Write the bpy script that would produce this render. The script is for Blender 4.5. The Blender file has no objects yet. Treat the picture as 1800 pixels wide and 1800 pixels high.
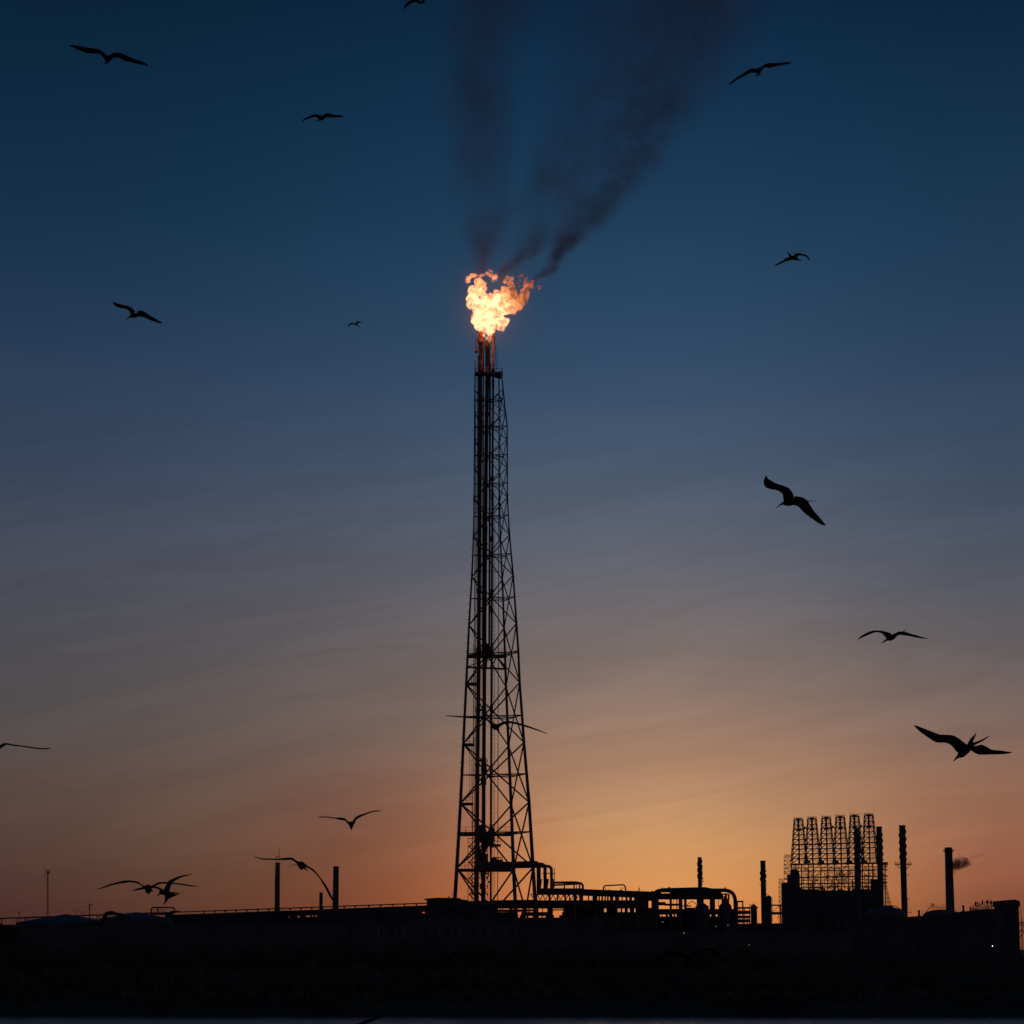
import bpy, bmesh, math, random
from mathutils import Vector, noise, Matrix
random.seed(7)
R = math.radians
SC = bpy.context.scene
COL = SC.collection

# ------------------------------------------------------------------ camera
F_PX = 4330.0                      # focal length in pixels of an 1800 px wide picture
HOR = 768.0                        # horizon below the centre, same pixels
PITCH = math.atan(HOR / F_PX)
CAM_Z = 7.0
cam_d = bpy.data.cameras.new('camera'); cam = bpy.data.objects.new('camera', cam_d); COL.objects.link(cam)
cam_d.sensor_fit = 'HORIZONTAL'; cam_d.sensor_width = 36.0
cam_d.lens = 36.0 * F_PX / 1800.0
cam_d.clip_start = 0.5; cam_d.clip_end = 30000.0
cam.location = (0, 0, CAM_Z); cam.rotation_euler = (math.pi / 2 + PITCH, 0, 0)
SC.camera = cam
SC.render.resolution_x = SC.render.resolution_y = 1024

# ------------------------------------------------------------------ world (dusk sky)
SUN_AZ = 3.5                       # degrees right of the camera axis
W = bpy.data.worlds.new('World'); SC.world = W; W.use_nodes = True
nt = W.node_tree; nt.nodes.clear()
def N(t, tree=None, **kw):
    n = (tree or nt).nodes.new(t)
    for k, v in kw.items(): setattr(n, k, v)
    return n
def L(a, b, tree=None): (tree or nt).links.new(a, b)
def math_n(tree, op, a, b=None, c=None, clamp=False):
    n = tree.nodes.new('ShaderNodeMath'); n.operation = op; n.use_clamp = clamp
    for i, v in enumerate((a, b, c)):
        if v is None: continue
        if isinstance(v, (int, float)): n.inputs[i].default_value = v
        else: tree.links.new(v, n.inputs[i])
    return n.outputs[0]
def maprange(tree, v, a, b, c=0.0, d=1.0, smooth=True):
    n = tree.nodes.new('ShaderNodeMapRange'); n.interpolation_type = 'SMOOTHSTEP' if smooth else 'LINEAR'
    tree.links.new(v, n.inputs[0])
    for i, x in enumerate((a, b, c, d)): n.inputs[1 + i].default_value = x
    return n.outputs[0]
def lin(c):
    return tuple(((x / 255) / 12.92 if x / 255 <= 0.04045 else ((x / 255 + 0.055) / 1.055) ** 2.4) for x in c)
def elev(y): return math.degrees(PITCH + math.atan((900 - y) / F_PX))
tc = N('ShaderNodeTexCoord'); sx = N('ShaderNodeSeparateXYZ'); L(tc.outputs['Generated'], sx.inputs[0])
EL = math_n(nt, 'MULTIPLY', math_n(nt, 'ARCSINE', sx.outputs[2]), 57.29578)
AZ = math_n(nt, 'MULTIPLY', math_n(nt, 'ARCTAN2', sx.outputs[0], sx.outputs[1]), 57.29578)
def ramp(stops, fac):
    r = N('ShaderNodeValToRGB'); r.color_ramp.interpolation = 'B_SPLINE' if False else 'LINEAR'
    st = sorted([(max(0.0, elev(y)) / 90.0 if y > -5000 else 1.0, c) for y, c in stops])
    # the first 24 degrees of the sky carry all the colour: the ramp position is sqrt(elevation/90)
    els = r.color_ramp.elements
    while len(els) > 1: els.remove(els[-1])
    for i, (p, c) in enumerate(st):
        p = math.sqrt(p)
        e = els[0] if i == 0 else els.new(p)
        e.position = p; e.color = (*lin(c), 1)
    L(fac, r.inputs[0]); return r.outputs[0]
FAC = math_n(nt, 'SQRT', math_n(nt, 'MAXIMUM', math_n(nt, 'DIVIDE', EL, 90.0), 0.0))
ZEN = (-9999, (12, 30, 52))
left_r = ramp([(1668, (70, 42, 40)), (1600, (72, 45, 41)), (1540, (78, 54, 48)), (1470, (85, 64, 57)), (1380, (87, 71, 66)), (1280, (83, 77, 77)),
  (1150, (78, 77, 83)), (1000, (71, 75, 87)), (850, (57, 69, 90)), (700, (45, 64, 88)), (550, (32, 56, 81)), (400, (21, 49, 73)), (200, (13, 41, 64)), (0, (8, 33, 54)), ZEN], FAC)
mid_r = ramp([(1668, (224, 120, 62)), (1610, (226, 138, 74)), (1570, (222, 148, 84)), (1500, (211, 152, 97)), (1430, (196, 146, 104)), (1340, (170, 131, 104)), (1250, (148, 121, 106)),
  (1150, (124, 111, 106)), (1030, (104, 102, 109)), (900, (84, 94, 110)), (780, (68, 86, 109)), (640, (51, 76, 103)), (500, (39, 68, 96)), (350, (28, 59, 87)), (200, (20, 51, 79)), (0, (11, 39, 65)), ZEN], FAC)
right_r = ramp([(1668, (112, 62, 48)), (1600, (128, 74, 56)), (1540, (146, 88, 66)), (1470, (152, 98, 76)), (1390, (146, 104, 84)), (1300, (128, 102, 90)),
  (1180, (106, 96, 95)), (1050, (87, 89, 98)), (900, (69, 81, 100)), (750, (54, 73, 96)), (600, (41, 65, 90)), (450, (31, 58, 84)), (250, (21, 49, 74)), (0, (10, 36, 60)), ZEN], FAC)
def mixc(f, a, b, mode='MIX'):
    n = N('ShaderNodeMix'); n.data_type = 'RGBA'; n.blend_type = mode
    if isinstance(f, (int, float)): n.inputs[0].default_value = f
    else: L(f, n.inputs[0])
    L(a, n.inputs[6])
    if isinstance(b, tuple): n.inputs[7].default_value = b
    else: L(b, n.inputs[7])
    return n.outputs[2]
fc = N('ShaderNodeFloatCurve'); cu = fc.mapping.curves[0]
azf = lambda a: (a + 12.5) / 16.0
cu.points[0].location = (0, 0); cu.points[1].location = (1, 1)
for a, v in ((-8, .06), (-5, .14), (-3, .27), (-1.3, .47), (0.8, .82)): cu.points.new(azf(a), v)
fc.mapping.update(); L(maprange(nt, AZ, -12.5, SUN_AZ, 0, 1, False), fc.inputs['Value'])
hi = maprange(nt, EL, 1.5, 11.0)
f1h = maprange(nt, AZ, -12.5, SUN_AZ, 0, 1)
f1 = math_n(nt, 'ADD', math_n(nt, 'MULTIPLY', fc.outputs[0], math_n(nt, 'SUBTRACT', 1.0, hi)), math_n(nt, 'MULTIPLY', f1h, hi))
f2 = maprange(nt, AZ, SUN_AZ, 12.0, 0, 1)
sky = mixc(f2, mixc(f1, left_r, mid_r), right_r)
# redder flank of the afterglow on its left side, low down
flank = math_n(nt, 'MULTIPLY', math_n(nt, 'MULTIPLY', maprange(nt, AZ, -8.0, -3.0), maprange(nt, AZ, 2.2, -1.0)), maprange(nt, EL, 5.5, 2.0))
fm = mixc(flank, sky, (0, 0, 0, 1)); L(sky, fm.node.inputs[6])
red = N('ShaderNodeVectorMath'); red.operation = 'MULTIPLY'; L(sky, red.inputs[0]); red.inputs[1].default_value = (1.0, 0.77, 0.84)
L(red.outputs[0], fm.node.inputs[7]); sky = fm
# thin streaks of high cloud, slightly tilted, fixed to sky directions
cv = N('ShaderNodeCombineXYZ')
L(math_n(nt, 'MULTIPLY', AZ, 0.11), cv.inputs[0])
L(math_n(nt, 'MULTIPLY', math_n(nt, 'SUBTRACT', EL, math_n(nt, 'MULTIPLY', AZ, 0.17)), 0.8), cv.inputs[1])
nz = N('ShaderNodeTexNoise'); nz.inputs['Scale'].default_value = 1.1; nz.inputs['Detail'].default_value = 7; nz.inputs['Roughness'].default_value = 0.62; nz.inputs['Distortion'].default_value = 1.1
L(cv.outputs[0], nz.inputs['Vector'])
band = math_n(nt, 'MULTIPLY', maprange(nt, EL, 0.0, 3.0), maprange(nt, EL, 16.0, 9.0))
st = maprange(nt, nz.outputs[0], 0.36, 0.66, -1.0, 1.0)
st = math_n(nt, 'MULTIPLY', math_n(nt, 'MULTIPLY', st, band), 0.055)
mul = N('ShaderNodeVectorMath'); mul.operation = 'SCALE'; L(sky, mul.inputs[0]); L(math_n(nt, 'ADD', st, 1.0), mul.inputs['Scale'])
# the sky away from the afterglow is slightly brighter, lifting surfaces that face the camera
farf = maprange(nt, math_n(nt, 'ABSOLUTE', AZ), 20, 110, 1.0, 1.1)
mul2 = N('ShaderNodeVectorMath'); mul2.operation = 'SCALE'; L(mul.outputs[0], mul2.inputs[0]); L(farf, mul2.inputs['Scale'])
ns = N('ShaderNodeTexSky'); ns.sky_type = 'NISHITA'; ns.sun_disc = False
ns.sun_elevation = R(-3.0); ns.sun_rotation = R(SUN_AZ)
add = N('ShaderNodeVectorMath'); add.operation = 'ADD'
sc_ = N('ShaderNodeVectorMath'); sc_.operation = 'SCALE'; L(ns.outputs[0], sc_.inputs[0]); sc_.inputs['Scale'].default_value = 0.004
L(mul2.outputs[0], add.inputs[0]); L(sc_.outputs[0], add.inputs[1])
bg = N('ShaderNodeBackground'); bg.inputs[1].default_value = 1.0; L(add.outputs[0], bg.inputs[0])
wo = N('ShaderNodeOutputWorld'); L(bg.outputs[0], wo.inputs[0])

# the sun has just set: only a trace of warm light from the afterglow
sd = bpy.data.lights.new('sun', 'SUN'); sd.energy = 0.02; sd.angle = R(10); sd.color = (1, 0.62, 0.35)
so = bpy.data.objects.new('sun', sd); COL.objects.link(so)
so.rotation_euler = (R(90 - 1.0), 0, R(180 - SUN_AZ)); so.location = (60, 900, 200)

SC.view_settings.view_transform = 'Standard'; SC.view_settings.look = 'None'
SC.view_settings.exposure = 0.0; SC.view_settings.gamma = 1.0; SC.view_settings.use_curve_mapping = False
SC.render.engine = 'CYCLES'
cy = SC.cycles; cy.use_denoising = True
try: cy.denoiser = 'OPENIMAGEDENOISE'
except Exception: pass
cy.max_bounces = 6; cy.diffuse_bounces = 2; cy.glossy_bounces = 2; cy.volume_bounces = 0; cy.transparent_max_bounces = 24
cy.volume_step_rate = 1.0; cy.volume_max_steps = 256
SC.render.film_transparent = False
SC.render.filter_size = 1.5 if hasattr(SC.render, 'filter_size') else None

# ------------------------------------------------------------------ picture <-> world
CP, SP = math.cos(PITCH), math.sin(PITCH)
def P(px, py, D):
    """point at distance D (world Y) seen at photo pixel (px, py)"""
    if py == 0: py = 1600          # callers that only want x near the ground pass 0
    u = (px - 900) / F_PX; v = (900 - py) / F_PX
    t = D / (CP - v * SP)
    return Vector((u * t, D, CAM_Z + (SP + v * CP) * t))
def M(D): return D / F_PX * 1.01           # metres per photo pixel at distance D
def ground(x, y):
    shore = 266 + 0.03 * (-x) - 2.0
    t = y - shore
    if t < -4: return -1.5
    h = -1.5 + 0.375 * (t + 4) if t < 4 else 1.5 + min(2.0, (t - 4) * 0.04)
    return h + (0.25 * noise.noise(Vector((x * 0.05, y * 0.05, 0))) if t > 4 else 0)
GZ = 3.4

# ------------------------------------------------------------------ materials
def mat(name, col, rough=0.7, metal=0.0, var=0.35, scale=1.5, bump=0.0, spec=0.4):
    m = bpy.data.materials.new(name); m.use_nodes = True; t = m.node_tree
    b = t.nodes['Principled BSDF']
    o = t.nodes.new('ShaderNodeTexCoord'); n = t.nodes.new('ShaderNodeTexNoise')
    n.inputs['Scale'].default_value = scale; n.inputs['Detail'].default_value = 5
    t.links.new(o.outputs['Object'], n.inputs['Vector'])
    r = t.nodes.new('ShaderNodeValToRGB'); e = r.color_ramp.elements
    e[0].position = 0.3; e[1].position = 0.7
    e[0].color = (*[c * (1 - var) for c in col], 1); e[1].color = (*[min(1, c * (1 + var)) for c in col], 1)
    t.links.new(n.outputs[0], r.inputs[0]); t.links.new(r.outputs[0], b.inputs['Base Color'])
    b.inputs['Roughness'].default_value = rough; b.inputs['Metallic'].default_value = metal
    b.inputs['Specular IOR Level'].default_value = spec
    if bump:
        bn = t.nodes.new('ShaderNodeBump'); bn.inputs['Strength'].default_value = bump
        t.links.new(n.outputs[0], bn.inputs['Height']); t.links.new(bn.outputs[0], b.inputs['Normal'])
    return m
MT = dict(
    steel=mat('weathered_steel', (0.09, 0.075, 0.07), 0.75, 0.0, 0.4, 0.8, 0, 0.25),
    riser=mat('rusty_riser_steel', (0.16, 0.07, 0.045), 0.8, 0.0, 0.45, 0.5, 0, 0.25),
    dark=mat('dark_painted_steel', (0.05, 0.05, 0.055), 0.75, 0.0, 0.3, 0.6, 0, 0.25),
    conc=mat('stained_concrete', (0.075, 0.072, 0.075), 0.9, 0.0, 0.35, 0.15, 0.2, 0.2),
    tank=mat('pale_tank_paint', (0.085, 0.088, 0.10), 0.75, 0.0, 0.2, 0.08, 0, 0.3),
    clad=mat('ribbed_cladding', (0.06, 0.063, 0.075), 0.8, 0.0, 0.3, 0.12, 0, 0.25),
    soil=mat('dark_soil', (0.055, 0.038, 0.026), 0.95, 0.0, 0.5, 0.06, 0.4, 0.1),
    leaf=mat('scrub_leaves', (0.062, 0.06, 0.042), 0.85, 0.0, 0.5, 0.4, 0, 0.15),
    bark=mat('bark', (0.06, 0.045, 0.035), 0.95, 0.0, 0.3, 1.0, 0, 0.1),
    bird=mat('black_feathers', (0.012, 0.011, 0.012), 0.8, 0.0, 0.4, 6.0, 0, 0.15),
    mural=mat('faded_mural_paint', (0.095, 0.095, 0.115), 0.85, 0.0, 0.4, 0.5, 0, 0.2),
)
# ribs on the cladding
def ribs(m):
    t = m.node_tree; b = t.nodes['Principled BSDF']; o = t.nodes.new('ShaderNodeTexCoord')
    w = t.nodes.new('ShaderNodeTexWave'); w.inputs['Scale'].default_value = 0.5; w.bands_direction = 'X'
    t.links.new(o.outputs['Object'], w.inputs['Vector'])
    bn = t.nodes.new('ShaderNodeBump'); bn.inputs['Strength'].default_value = 0.6; bn.inputs['Distance'].default_value = 0.3
    t.links.new(w.outputs[0], bn.inputs['Height']); t.links.new(bn.outputs[0], b.inputs['Normal'])
ribs(MT['clad'])
def emis(name, col, s):
    m = bpy.data.materials.new(name); m.use_nodes = True; b = m.node_tree.nodes['Principled BSDF']
    b.inputs['Base Color'].default_value = (0.8, 0.8, 0.8, 1)
    b.inputs['Emission Color'].default_value = (*col, 1); b.inputs['Emission Strength'].default_value = s
    return m
MT['lamp_warm'] = emis('warm_lamp', (1, 0.30, 0.16), 1.6); MT['lamp_cold'] = emis('cold_lamp', (0.75, 0.88, 1), 5)

# ------------------------------------------------------------------ mesh helpers
class MB:
    def __init__(s): s.v = []; s.f = []
    def ring_tube(s, pts, rad, seg=6, cap=True, squash=None):
        pts = [Vector(p) for p in pts]; n = len(pts)
        if not isinstance(rad, (list, tuple)): rad = [rad] * n
        base = len(s.v); up = None
        for i, p in enumerate(pts):
            d = (pts[min(i + 1, n - 1)] - pts[max(i - 1, 0)])
            d = d.normalized() if d.length > 1e-9 else Vector((0, 0, 1))
            if up is None:
                up = Vector((0, 1, 0)) if abs(d.y) < 0.9 else Vector((1, 0, 0))
            a = d.cross(up)
            a = a.normalized() if a.length > 1e-6 else Vector((1, 0, 0))
            b = d.cross(a).normalized()
            for k in range(seg):
                t = 2 * math.pi * (k + 0.5) / seg
                s.v.append(p + (a * math.cos(t) + b * math.sin(t)) * rad[i])
        for i in range(n - 1):
            for k in range(seg):
                a0 = base + i * seg + k; a1 = base + i * seg + (k + 1) % seg
                s.f.append((a0, a1, a1 + seg, a0 + seg))
        if cap:
            s.f.append(tuple(base + k for k in range(seg))[::-1])
            s.f.append(tuple(base + (n - 1) * seg + k for k in range(seg)))
        return s
    def tube(s, a, b, r, seg=6, r2=None): return s.ring_tube([a, b], [r, r if r2 is None else r2], seg)
    def box(s, x0, x1, y0, y1, z0, z1):
        b = len(s.v)
        for z in (z0, z1):
            for (x, y) in ((x0, y0), (x1, y0), (x1, y1), (x0, y1)): s.v.append(Vector((x, y, z)))
        for f in ((0, 3, 2, 1), (4, 5, 6, 7), (0, 1, 5, 4), (1, 2, 6, 5), (2, 3, 7, 6), (3, 0, 4, 7)):
            s.f.append(tuple(b + i for i in f))
        return s
    def lathe(s, c, prof, seg=20):
        """prof: list of (radius, z) upward"""
        b = len(s.v)
        for r, z in prof:
            for k in range(seg):
                t = 2 * math.pi * k / seg
                s.v.append(Vector((c[0] + r * math.cos(t), c[1] + r * math.sin(t), z)))
        for i in range(len(prof) - 1):
            for k in range(seg):
                a = b + i * seg + k; a1 = b + i * seg + (k + 1) % seg
                s.f.append((a, a1, a1 + seg, a + seg))
        s.f.append(tuple(b + k for k in range(seg))[::-1]); s.f.append(tuple(b + (len(prof) - 1) * seg + k for k in range(seg)))
        return s
    def prism(s, pts, y0, y1):
        """pts: closed outline as world (x, z)"""
        b = len(s.v); n = len(pts)
        for y in (y0, y1):
            for x, z in pts: s.v.append(Vector((x, y, z)))
        s.f.append(tuple(b + i for i in range(n))); s.f.append(tuple(b + n + i for i in range(n))[::-1])
        for i in range(n):
            j = (i + 1) % n; s.f.append((b + i, b + n + i, b + n + j, b + j))
        return s
    def build(s, name, m, parent=None, smooth=False):
        me = bpy.data.meshes.new(name)
        off = parent.location if parent is not None and parent.parent is None else Vector((0, 0, 0))
        if parent is not None and parent.parent is not None:
            off = parent.parent.location + parent.location
        if parent is not None and parent.type == 'MESH' and parent.parent is None: off = parent.location
        me.from_pydata([tuple(v - off) for v in s.v], [], s.f); me.update()
        bm = bmesh.new(); bm.from_mesh(me); bmesh.ops.recalc_face_normals(bm, faces=bm.faces); bm.to_mesh(me); bm.free()
        if smooth:
            for p in me.polygons: p.use_smooth = True
        me.materials.append(MT[m] if isinstance(m, str) else m)
        o = bpy.data.objects.new(name, me); COL.objects.link(o)
        if parent is not None: o.parent = parent
        return o
def thing(name, label, cat, loc, group=None):
    o = bpy.data.objects.new(name, None); COL.objects.link(o); o.location = loc; o.empty_display_size = 0.5
    o['label'] = label; o['category'] = cat
    if group: o['group'] = group
    return o
def tag(o, label=None, cat=None, group=None, kind=None):
    if label: o['label'] = label
    if cat: o['category'] = cat
    if group: o['group'] = group
    if kind: o['kind'] = kind
    return o
def bend(points, r=1.0, n=5):
    """polyline with rounded corners"""
    pts = [Vector(p) for p in points]; out = [pts[0]]
    for i in range(1, len(pts) - 1):
        a, b, c = pts[i - 1], pts[i], pts[i + 1]
        d1 = (a - b); d2 = (c - b); k = min(r, d1.length * 0.49, d2.length * 0.49)
        p, q = b + d1.normalized() * k, b + d2.normalized() * k
        for j in range(n + 1):
            t = j / n; out.append(p * (1 - t) ** 2 + b * 2 * t * (1 - t) + q * t * t)
    out.append(pts[-1]); return out
def lerp_tab(tab, y):
    tab = sorted(tab)
    if y <= tab[0][0]: return tab[0][1]
    for (a, va), (b, vb) in zip(tab, tab[1:]):
        if y <= b: return va + (vb - va) * (y - a) / (b - a)
    return tab[-1][1]

# ------------------------------------------------------------------ ground and water
def make_ground():
    xs = [-9000, -3000, -1200, -700] + list(range(-400, 401, 10)) + [700, 1200, 3000, 9000]
    ys = [225, 245, 250, 253, 256, 258, 260, 262, 264, 266, 268, 270, 272, 276, 282, 290, 300, 320, 345, 375, 410, 460, 520, 600, 720, 900, 1300, 2200, 5000, 14000]
    v = [(x, y, ground(x, y)) for y in ys for x in xs]; n = len(xs)
    f = [(j * n + i, j * n + i + 1, (j + 1) * n + i + 1, (j + 1) * n + i) for j in range(len(ys) - 1) for i in range(n - 1)]
    me = bpy.data.meshes.new('ground'); me.from_pydata(v, [], f); me.materials.append(MT['soil'])
    for p in me.polygons: p.use_smooth = True
    o = bpy.data.objects.new('ground', me); COL.objects.link(o); tag(o, kind='structure')
make_ground()
wm = bpy.data.materials.new('sea_water'); wm.use_nodes = True; t = wm.node_tree; b = t.nodes['Principled BSDF']
b.inputs['Base Color'].default_value = (0.01, 0.05, 0.09, 1); b.inputs['Roughness'].default_value = 0.22; b.inputs['IOR'].default_value = 1.33
o_ = t.nodes.new('ShaderNodeTexCoord'); mp = t.nodes.new('ShaderNodeMapping'); mp.inputs['Scale'].default_value = (0.35, 0.9, 1)
t.links.new(o_.outputs['Object'], mp.inputs[0])
n1 = t.nodes.new('ShaderNodeTexNoise'); n1.inputs['Scale'].default_value = 1.6; n1.inputs['Detail'].default_value = 6; n1.inputs['Roughness'].default_value = 0.65
t.links.new(mp.outputs[0], n1.inputs['Vector'])
bn = t.nodes.new('ShaderNodeBump'); bn.inputs['Strength'].default_value = 1.0; bn.inputs['Distance'].default_value = 0.65
t.links.new(n1.outputs[0], bn.inputs['Height']); t.links.new(bn.outputs[0], b.inputs['Normal'])
MT['water'] = wm
me = bpy.data.meshes.new('water'); me.from_pydata([(-9000, -4000, 0), (9000, -4000, 0), (9000, 285, 0), (-9000, 285, 0)], [], [(0, 1, 2, 3)])
me.materials.append(wm); o = bpy.data.objects.new('water', me); COL.objects.link(o); tag(o, kind='structure')

# ------------------------------------------------------------------ flare tower
DT = 520.0
TL = [(651, 835), (720, 834.5), (850, 833.5), (940, 832.5), (1011, 829.5), (1096, 824.5), (1200, 819.5), (1305, 814.5), (1410, 809.5), (1525, 803), (1590, 799), (1710, 791)]
TM = [(651, 877), (748, 877.5), (850, 877.5), (940, 879.5), (1049, 884.5), (1200, 889.5), (1305, 894), (1410, 898.5), (1525, 902.8), (1590, 906), (1710, 913)]
TR = [(651, 881), (690, 885), (725, 888.5), (748, 891.5), (874, 891.8), (940, 895.5), (1011, 902), (1143, 911), (1200, 913.5), (1305, 921), (1410, 930), (1525, 937), (1590, 941), (1710, 950)]
def zof(y): return P(860, y, DT).z
def leg_pt(which, y):
    w = lerp_tab(TR, y) - lerp_tab(TL, y)
    z = zof(y)
    tab, k = {'L': (TL, 0.27), 'M': (TM, 0.75), 'R': (TR, 0.0)}[which]
    D = DT + k * w * M(DT)
    # same real height at every leg: x taken at the leg's own distance
    x = (lerp_tab(tab, y) - 900) / F_PX * (P(860, y, DT) - Vector((0, 0, CAM_Z))).dot(Vector((0, CP, SP))) * (D / DT)
    return Vector((x, D, z))
base = P(862, 1590, DT); base.z = GZ
FT = thing('flare_tower', 'tall slender steel lattice flare tower with thick riser pipes and burning tips', 'flare tower', base)
ys_leg = sorted([1705, 1590, 1525, 1462, 1410, 1360, 1305, 1257, 1200, 1143, 1096, 1049, 1011, 973, 940, 905, 874, 848, 822, 798, 773, 748, 725, 700, 684, 651])
for w in 'LMR':
    pts = [leg_pt(w, y) for y in ys_leg[::-1]]
    pts = [p if i else Vector((p.x, p.y, GZ - 0.5)) for i, p in enumerate(pts)]
    rad = [M(DT) * (1.35 + 2.2 * max(0, (y - 900)) / 600 ** 1.0 if y > 900 else 1.35) * 0.94 for y in ys_leg[::-1]]
    MB().ring_tube(pts, rad, 8).build('leg', 'steel', FT, True)
nodes = [1640, 1525, 1410, 1305, 1200, 1096, 1011, 940, 874, 822, 773, 725, 684]
mids = [1590, 1462, 1360, 1257, 1146, 1049, 973, 905, 848, 798, 748, 700, 651]
for a, b_ in (('L', 'M'), ('M', 'R'), ('R', 'L')):
    for i in range(len(nodes) - 1):
        y0, y1 = nodes[i], nodes[i + 1]
        r = M(DT) * (0.8 + 0.9 * max(0, (y0 - 800)) / 800)
        if i == 0:
            mb = MB(); pm = (leg_pt(a, 1640) + leg_pt(b_, 1640)) / 2
            pm = (leg_pt(a, 1600) + leg_pt(b_, 1600)) / 2
            for w in (a, b_):
                mb.tube(leg_pt(w, 1525), pm, r); mb.tube(pm, Vector((leg_pt(w, 1700).x, leg_pt(w, 1700).y, GZ)), r)
            mb.build('cross_brace', 'steel', FT); MB().tube(leg_pt(a, 1600), leg_pt(b_, 1600), r).build('girt', 'steel', FT); continue
        ym = mids[i]
        MB().tube(leg_pt(a, y0), leg_pt(b_, y1), r).tube(leg_pt(b_, y0), leg_pt(a, y1), r).build('cross_brace', 'steel', FT)
        MB().tube(leg_pt(a, ym), leg_pt(b_, ym), r * 0.75).build('girt', 'steel', FT)
# plan bracing at the horizontals: little triangles that show as fans from below
for ym in mids[1:-1]:
    c = {w: leg_pt(w, ym) for w in 'LMR'}
    m3 = [(c['L'] + c['M']) / 2, (c['M'] + c['R']) / 2, (c['R'] + c['L']) / 2]
    mb = MB()
    for i in range(3): mb.tube(m3[i], m3[(i + 1) % 3], M(DT) * 0.6)
    mb.build('plan_brace', 'steel', FT)
# step bolts up the left leg
for y in range(960, 1580, 14):
    p = leg_pt('L', y); MB().tube(p, p + Vector((-0.62, 0, 0)), 0.05, 4).build('step_bolt', 'steel', FT)
# gusset plates where the braces meet the legs
for w in 'LMR':
    for y in nodes[1:9]:
        a, c = leg_pt(w, y + 7), leg_pt(w, y - 7); MB().tube(a, c, M(DT) * (2.2 + (y - 850) / 500 * 1.2) * 0.72, 8).build('gusset', 'steel', FT)

def vline(xtab, D, y0, y1, n=8):
    return [P(lerp_tab(xtab, y), y, D) for y in [y0 + (y1 - y0) * i / n for i in range(n + 1)]]
P1 = [(585, 845.4), (650, 844.3), (760, 844.5), (850, 843), (1130, 841.7), (1370, 839.2), (1600, 838)]
P2 = [(600, 856.4), (650, 856.6), (850, 854), (1130, 851.8), (1370, 850.3), (1600, 849.5)]
P3 = [(590, 867.4), (650, 867), (850, 865.5), (1130, 864.2), (1370, 863.2), (1600, 862.4)]
P4 = [(651, 877.2), (850, 876.6), (1130, 875.3), (1370, 875), (1600, 874.4)]
P5 = [(633, 834.8), (850, 836.6), (1130, 831.2), (1370, 829), (1600, 828.5)]
def riser(tab, D, y0, y1, wpx, widths, name='riser_pipe'):
    prof = [(y0, wpx)] + widths
    ys = []; rs = []; cur = wpx
    allp = [(y0, wpx)]
    for (ya, yb, w) in widths: allp += [(ya - 0.3, None), (ya, w), (yb, w), (yb + 0.3, None)]
    allp.append((y1, wpx))
    allp = sorted([(a, wpx if w is None else w) for a, w in allp])
    pts = [P(lerp_tab(tab, y), y, D) for y, _ in allp]; rs = [w / 2 * M(D) for _, w in allp]
    return MB().ring_tube(pts[::-1], rs[::-1], 12).build(name, 'riser', FT, True)
r1 = riser(P1, 522.5, 588, 1705, 7.2, [(598, 604, 10), (648, 654, 9), (700, 706, 8), (757, 812, 7.6), (724, 731, 9.5), (862, 905, 7.3), (954, 960, 9), (1035, 1043, 8.6), (1138, 1150, 9.5), (1245, 1251, 8.6), (1342, 1346, 9), (1364, 1370, 8.6), (1440, 1560, 7.4)])
r2 = riser(P2, 523.5, 603, 1705, 6.8, [(604, 611, 9.5), (668, 680, 8), (725, 731, 8), (757, 764, 8), (840, 870, 7), (925, 965, 8), (954, 958, 9), (1040, 1070, 7.2), (1135, 1150, 10), (1243, 1262, 8), (1332, 1360, 8.6), (1371, 1380, 9.4)])
r3 = riser(P3, 521.5, 590, 1705, 3.9, [(648, 653, 6), (668, 680, 5), (742, 750, 5.5), (838, 846, 6), (866, 878, 5), (943, 952, 6), (1036, 1048, 6), (1068, 1078, 5), (1140, 1152, 7), (1240, 1252, 6), (1346, 1360, 5.5), (1450, 1500, 4.2)])
r4 = riser(P4, 522, 660, 1705, 1.3, [], 'utility_pipe')
r5 = riser(P5, 523, 633, 1705, 1.5, [(700, 702, 2.5), (800, 802, 2.6), (900, 902, 2.6)], 'utility_pipe')
MB().ring_tube(vline([(650, 838.6), (850, 838.8), (1130, 836), (1600, 833.5)], 524, 660, 1705), 0.09, 5).build('utility_pipe', 'riser', FT)
# flare tips with flanges and pilots
for (x, yt, w) in ((845.4, 588, 6.6), (856.4, 603, 6.2), (867.4, 590, 3.3)):
    mb = MB(); c = P(x, yt, 522.5 if x < 850 else 523.5 if x < 860 else 521.5); r = w / 2 * M(DT)
    mb.lathe((c.x, c.y), [(r * 1.05, c.z - 0.9), (r * 1.25, c.z - 0.5), (r * 1.25, c.z + 0.1), (r * 1.12, c.z + 0.55), (r * 0.9, c.z + 0.6)], 14)
    for k in range(4):
        a = k * math.pi / 2 + 0.5; q = Vector((c.x + math.cos(a) * r * 1.6, c.y + math.sin(a) * r * 1.6, c.z))
        mb.tube(q - Vector((0, 0, 1.8)), q + Vector((0, 0, 0.5)), 0.06, 5)
    mb.build('flare_tip', 'riser', FT, True)
for x_, yt_, D_, r_ in ((849.8, 612, 523, .13), (861.2, 606, 524, .16), (841.2, 625, 524, .12), (862.8, 640, 522, .1), (850.6, 600, 524.5, .1)):
    MB().ring_tube(vline([(560, x_), (1600, x_ - 3)], D_, yt_, 1150, 4), r_, 5).build('steam_line', 'steel', FT)
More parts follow.
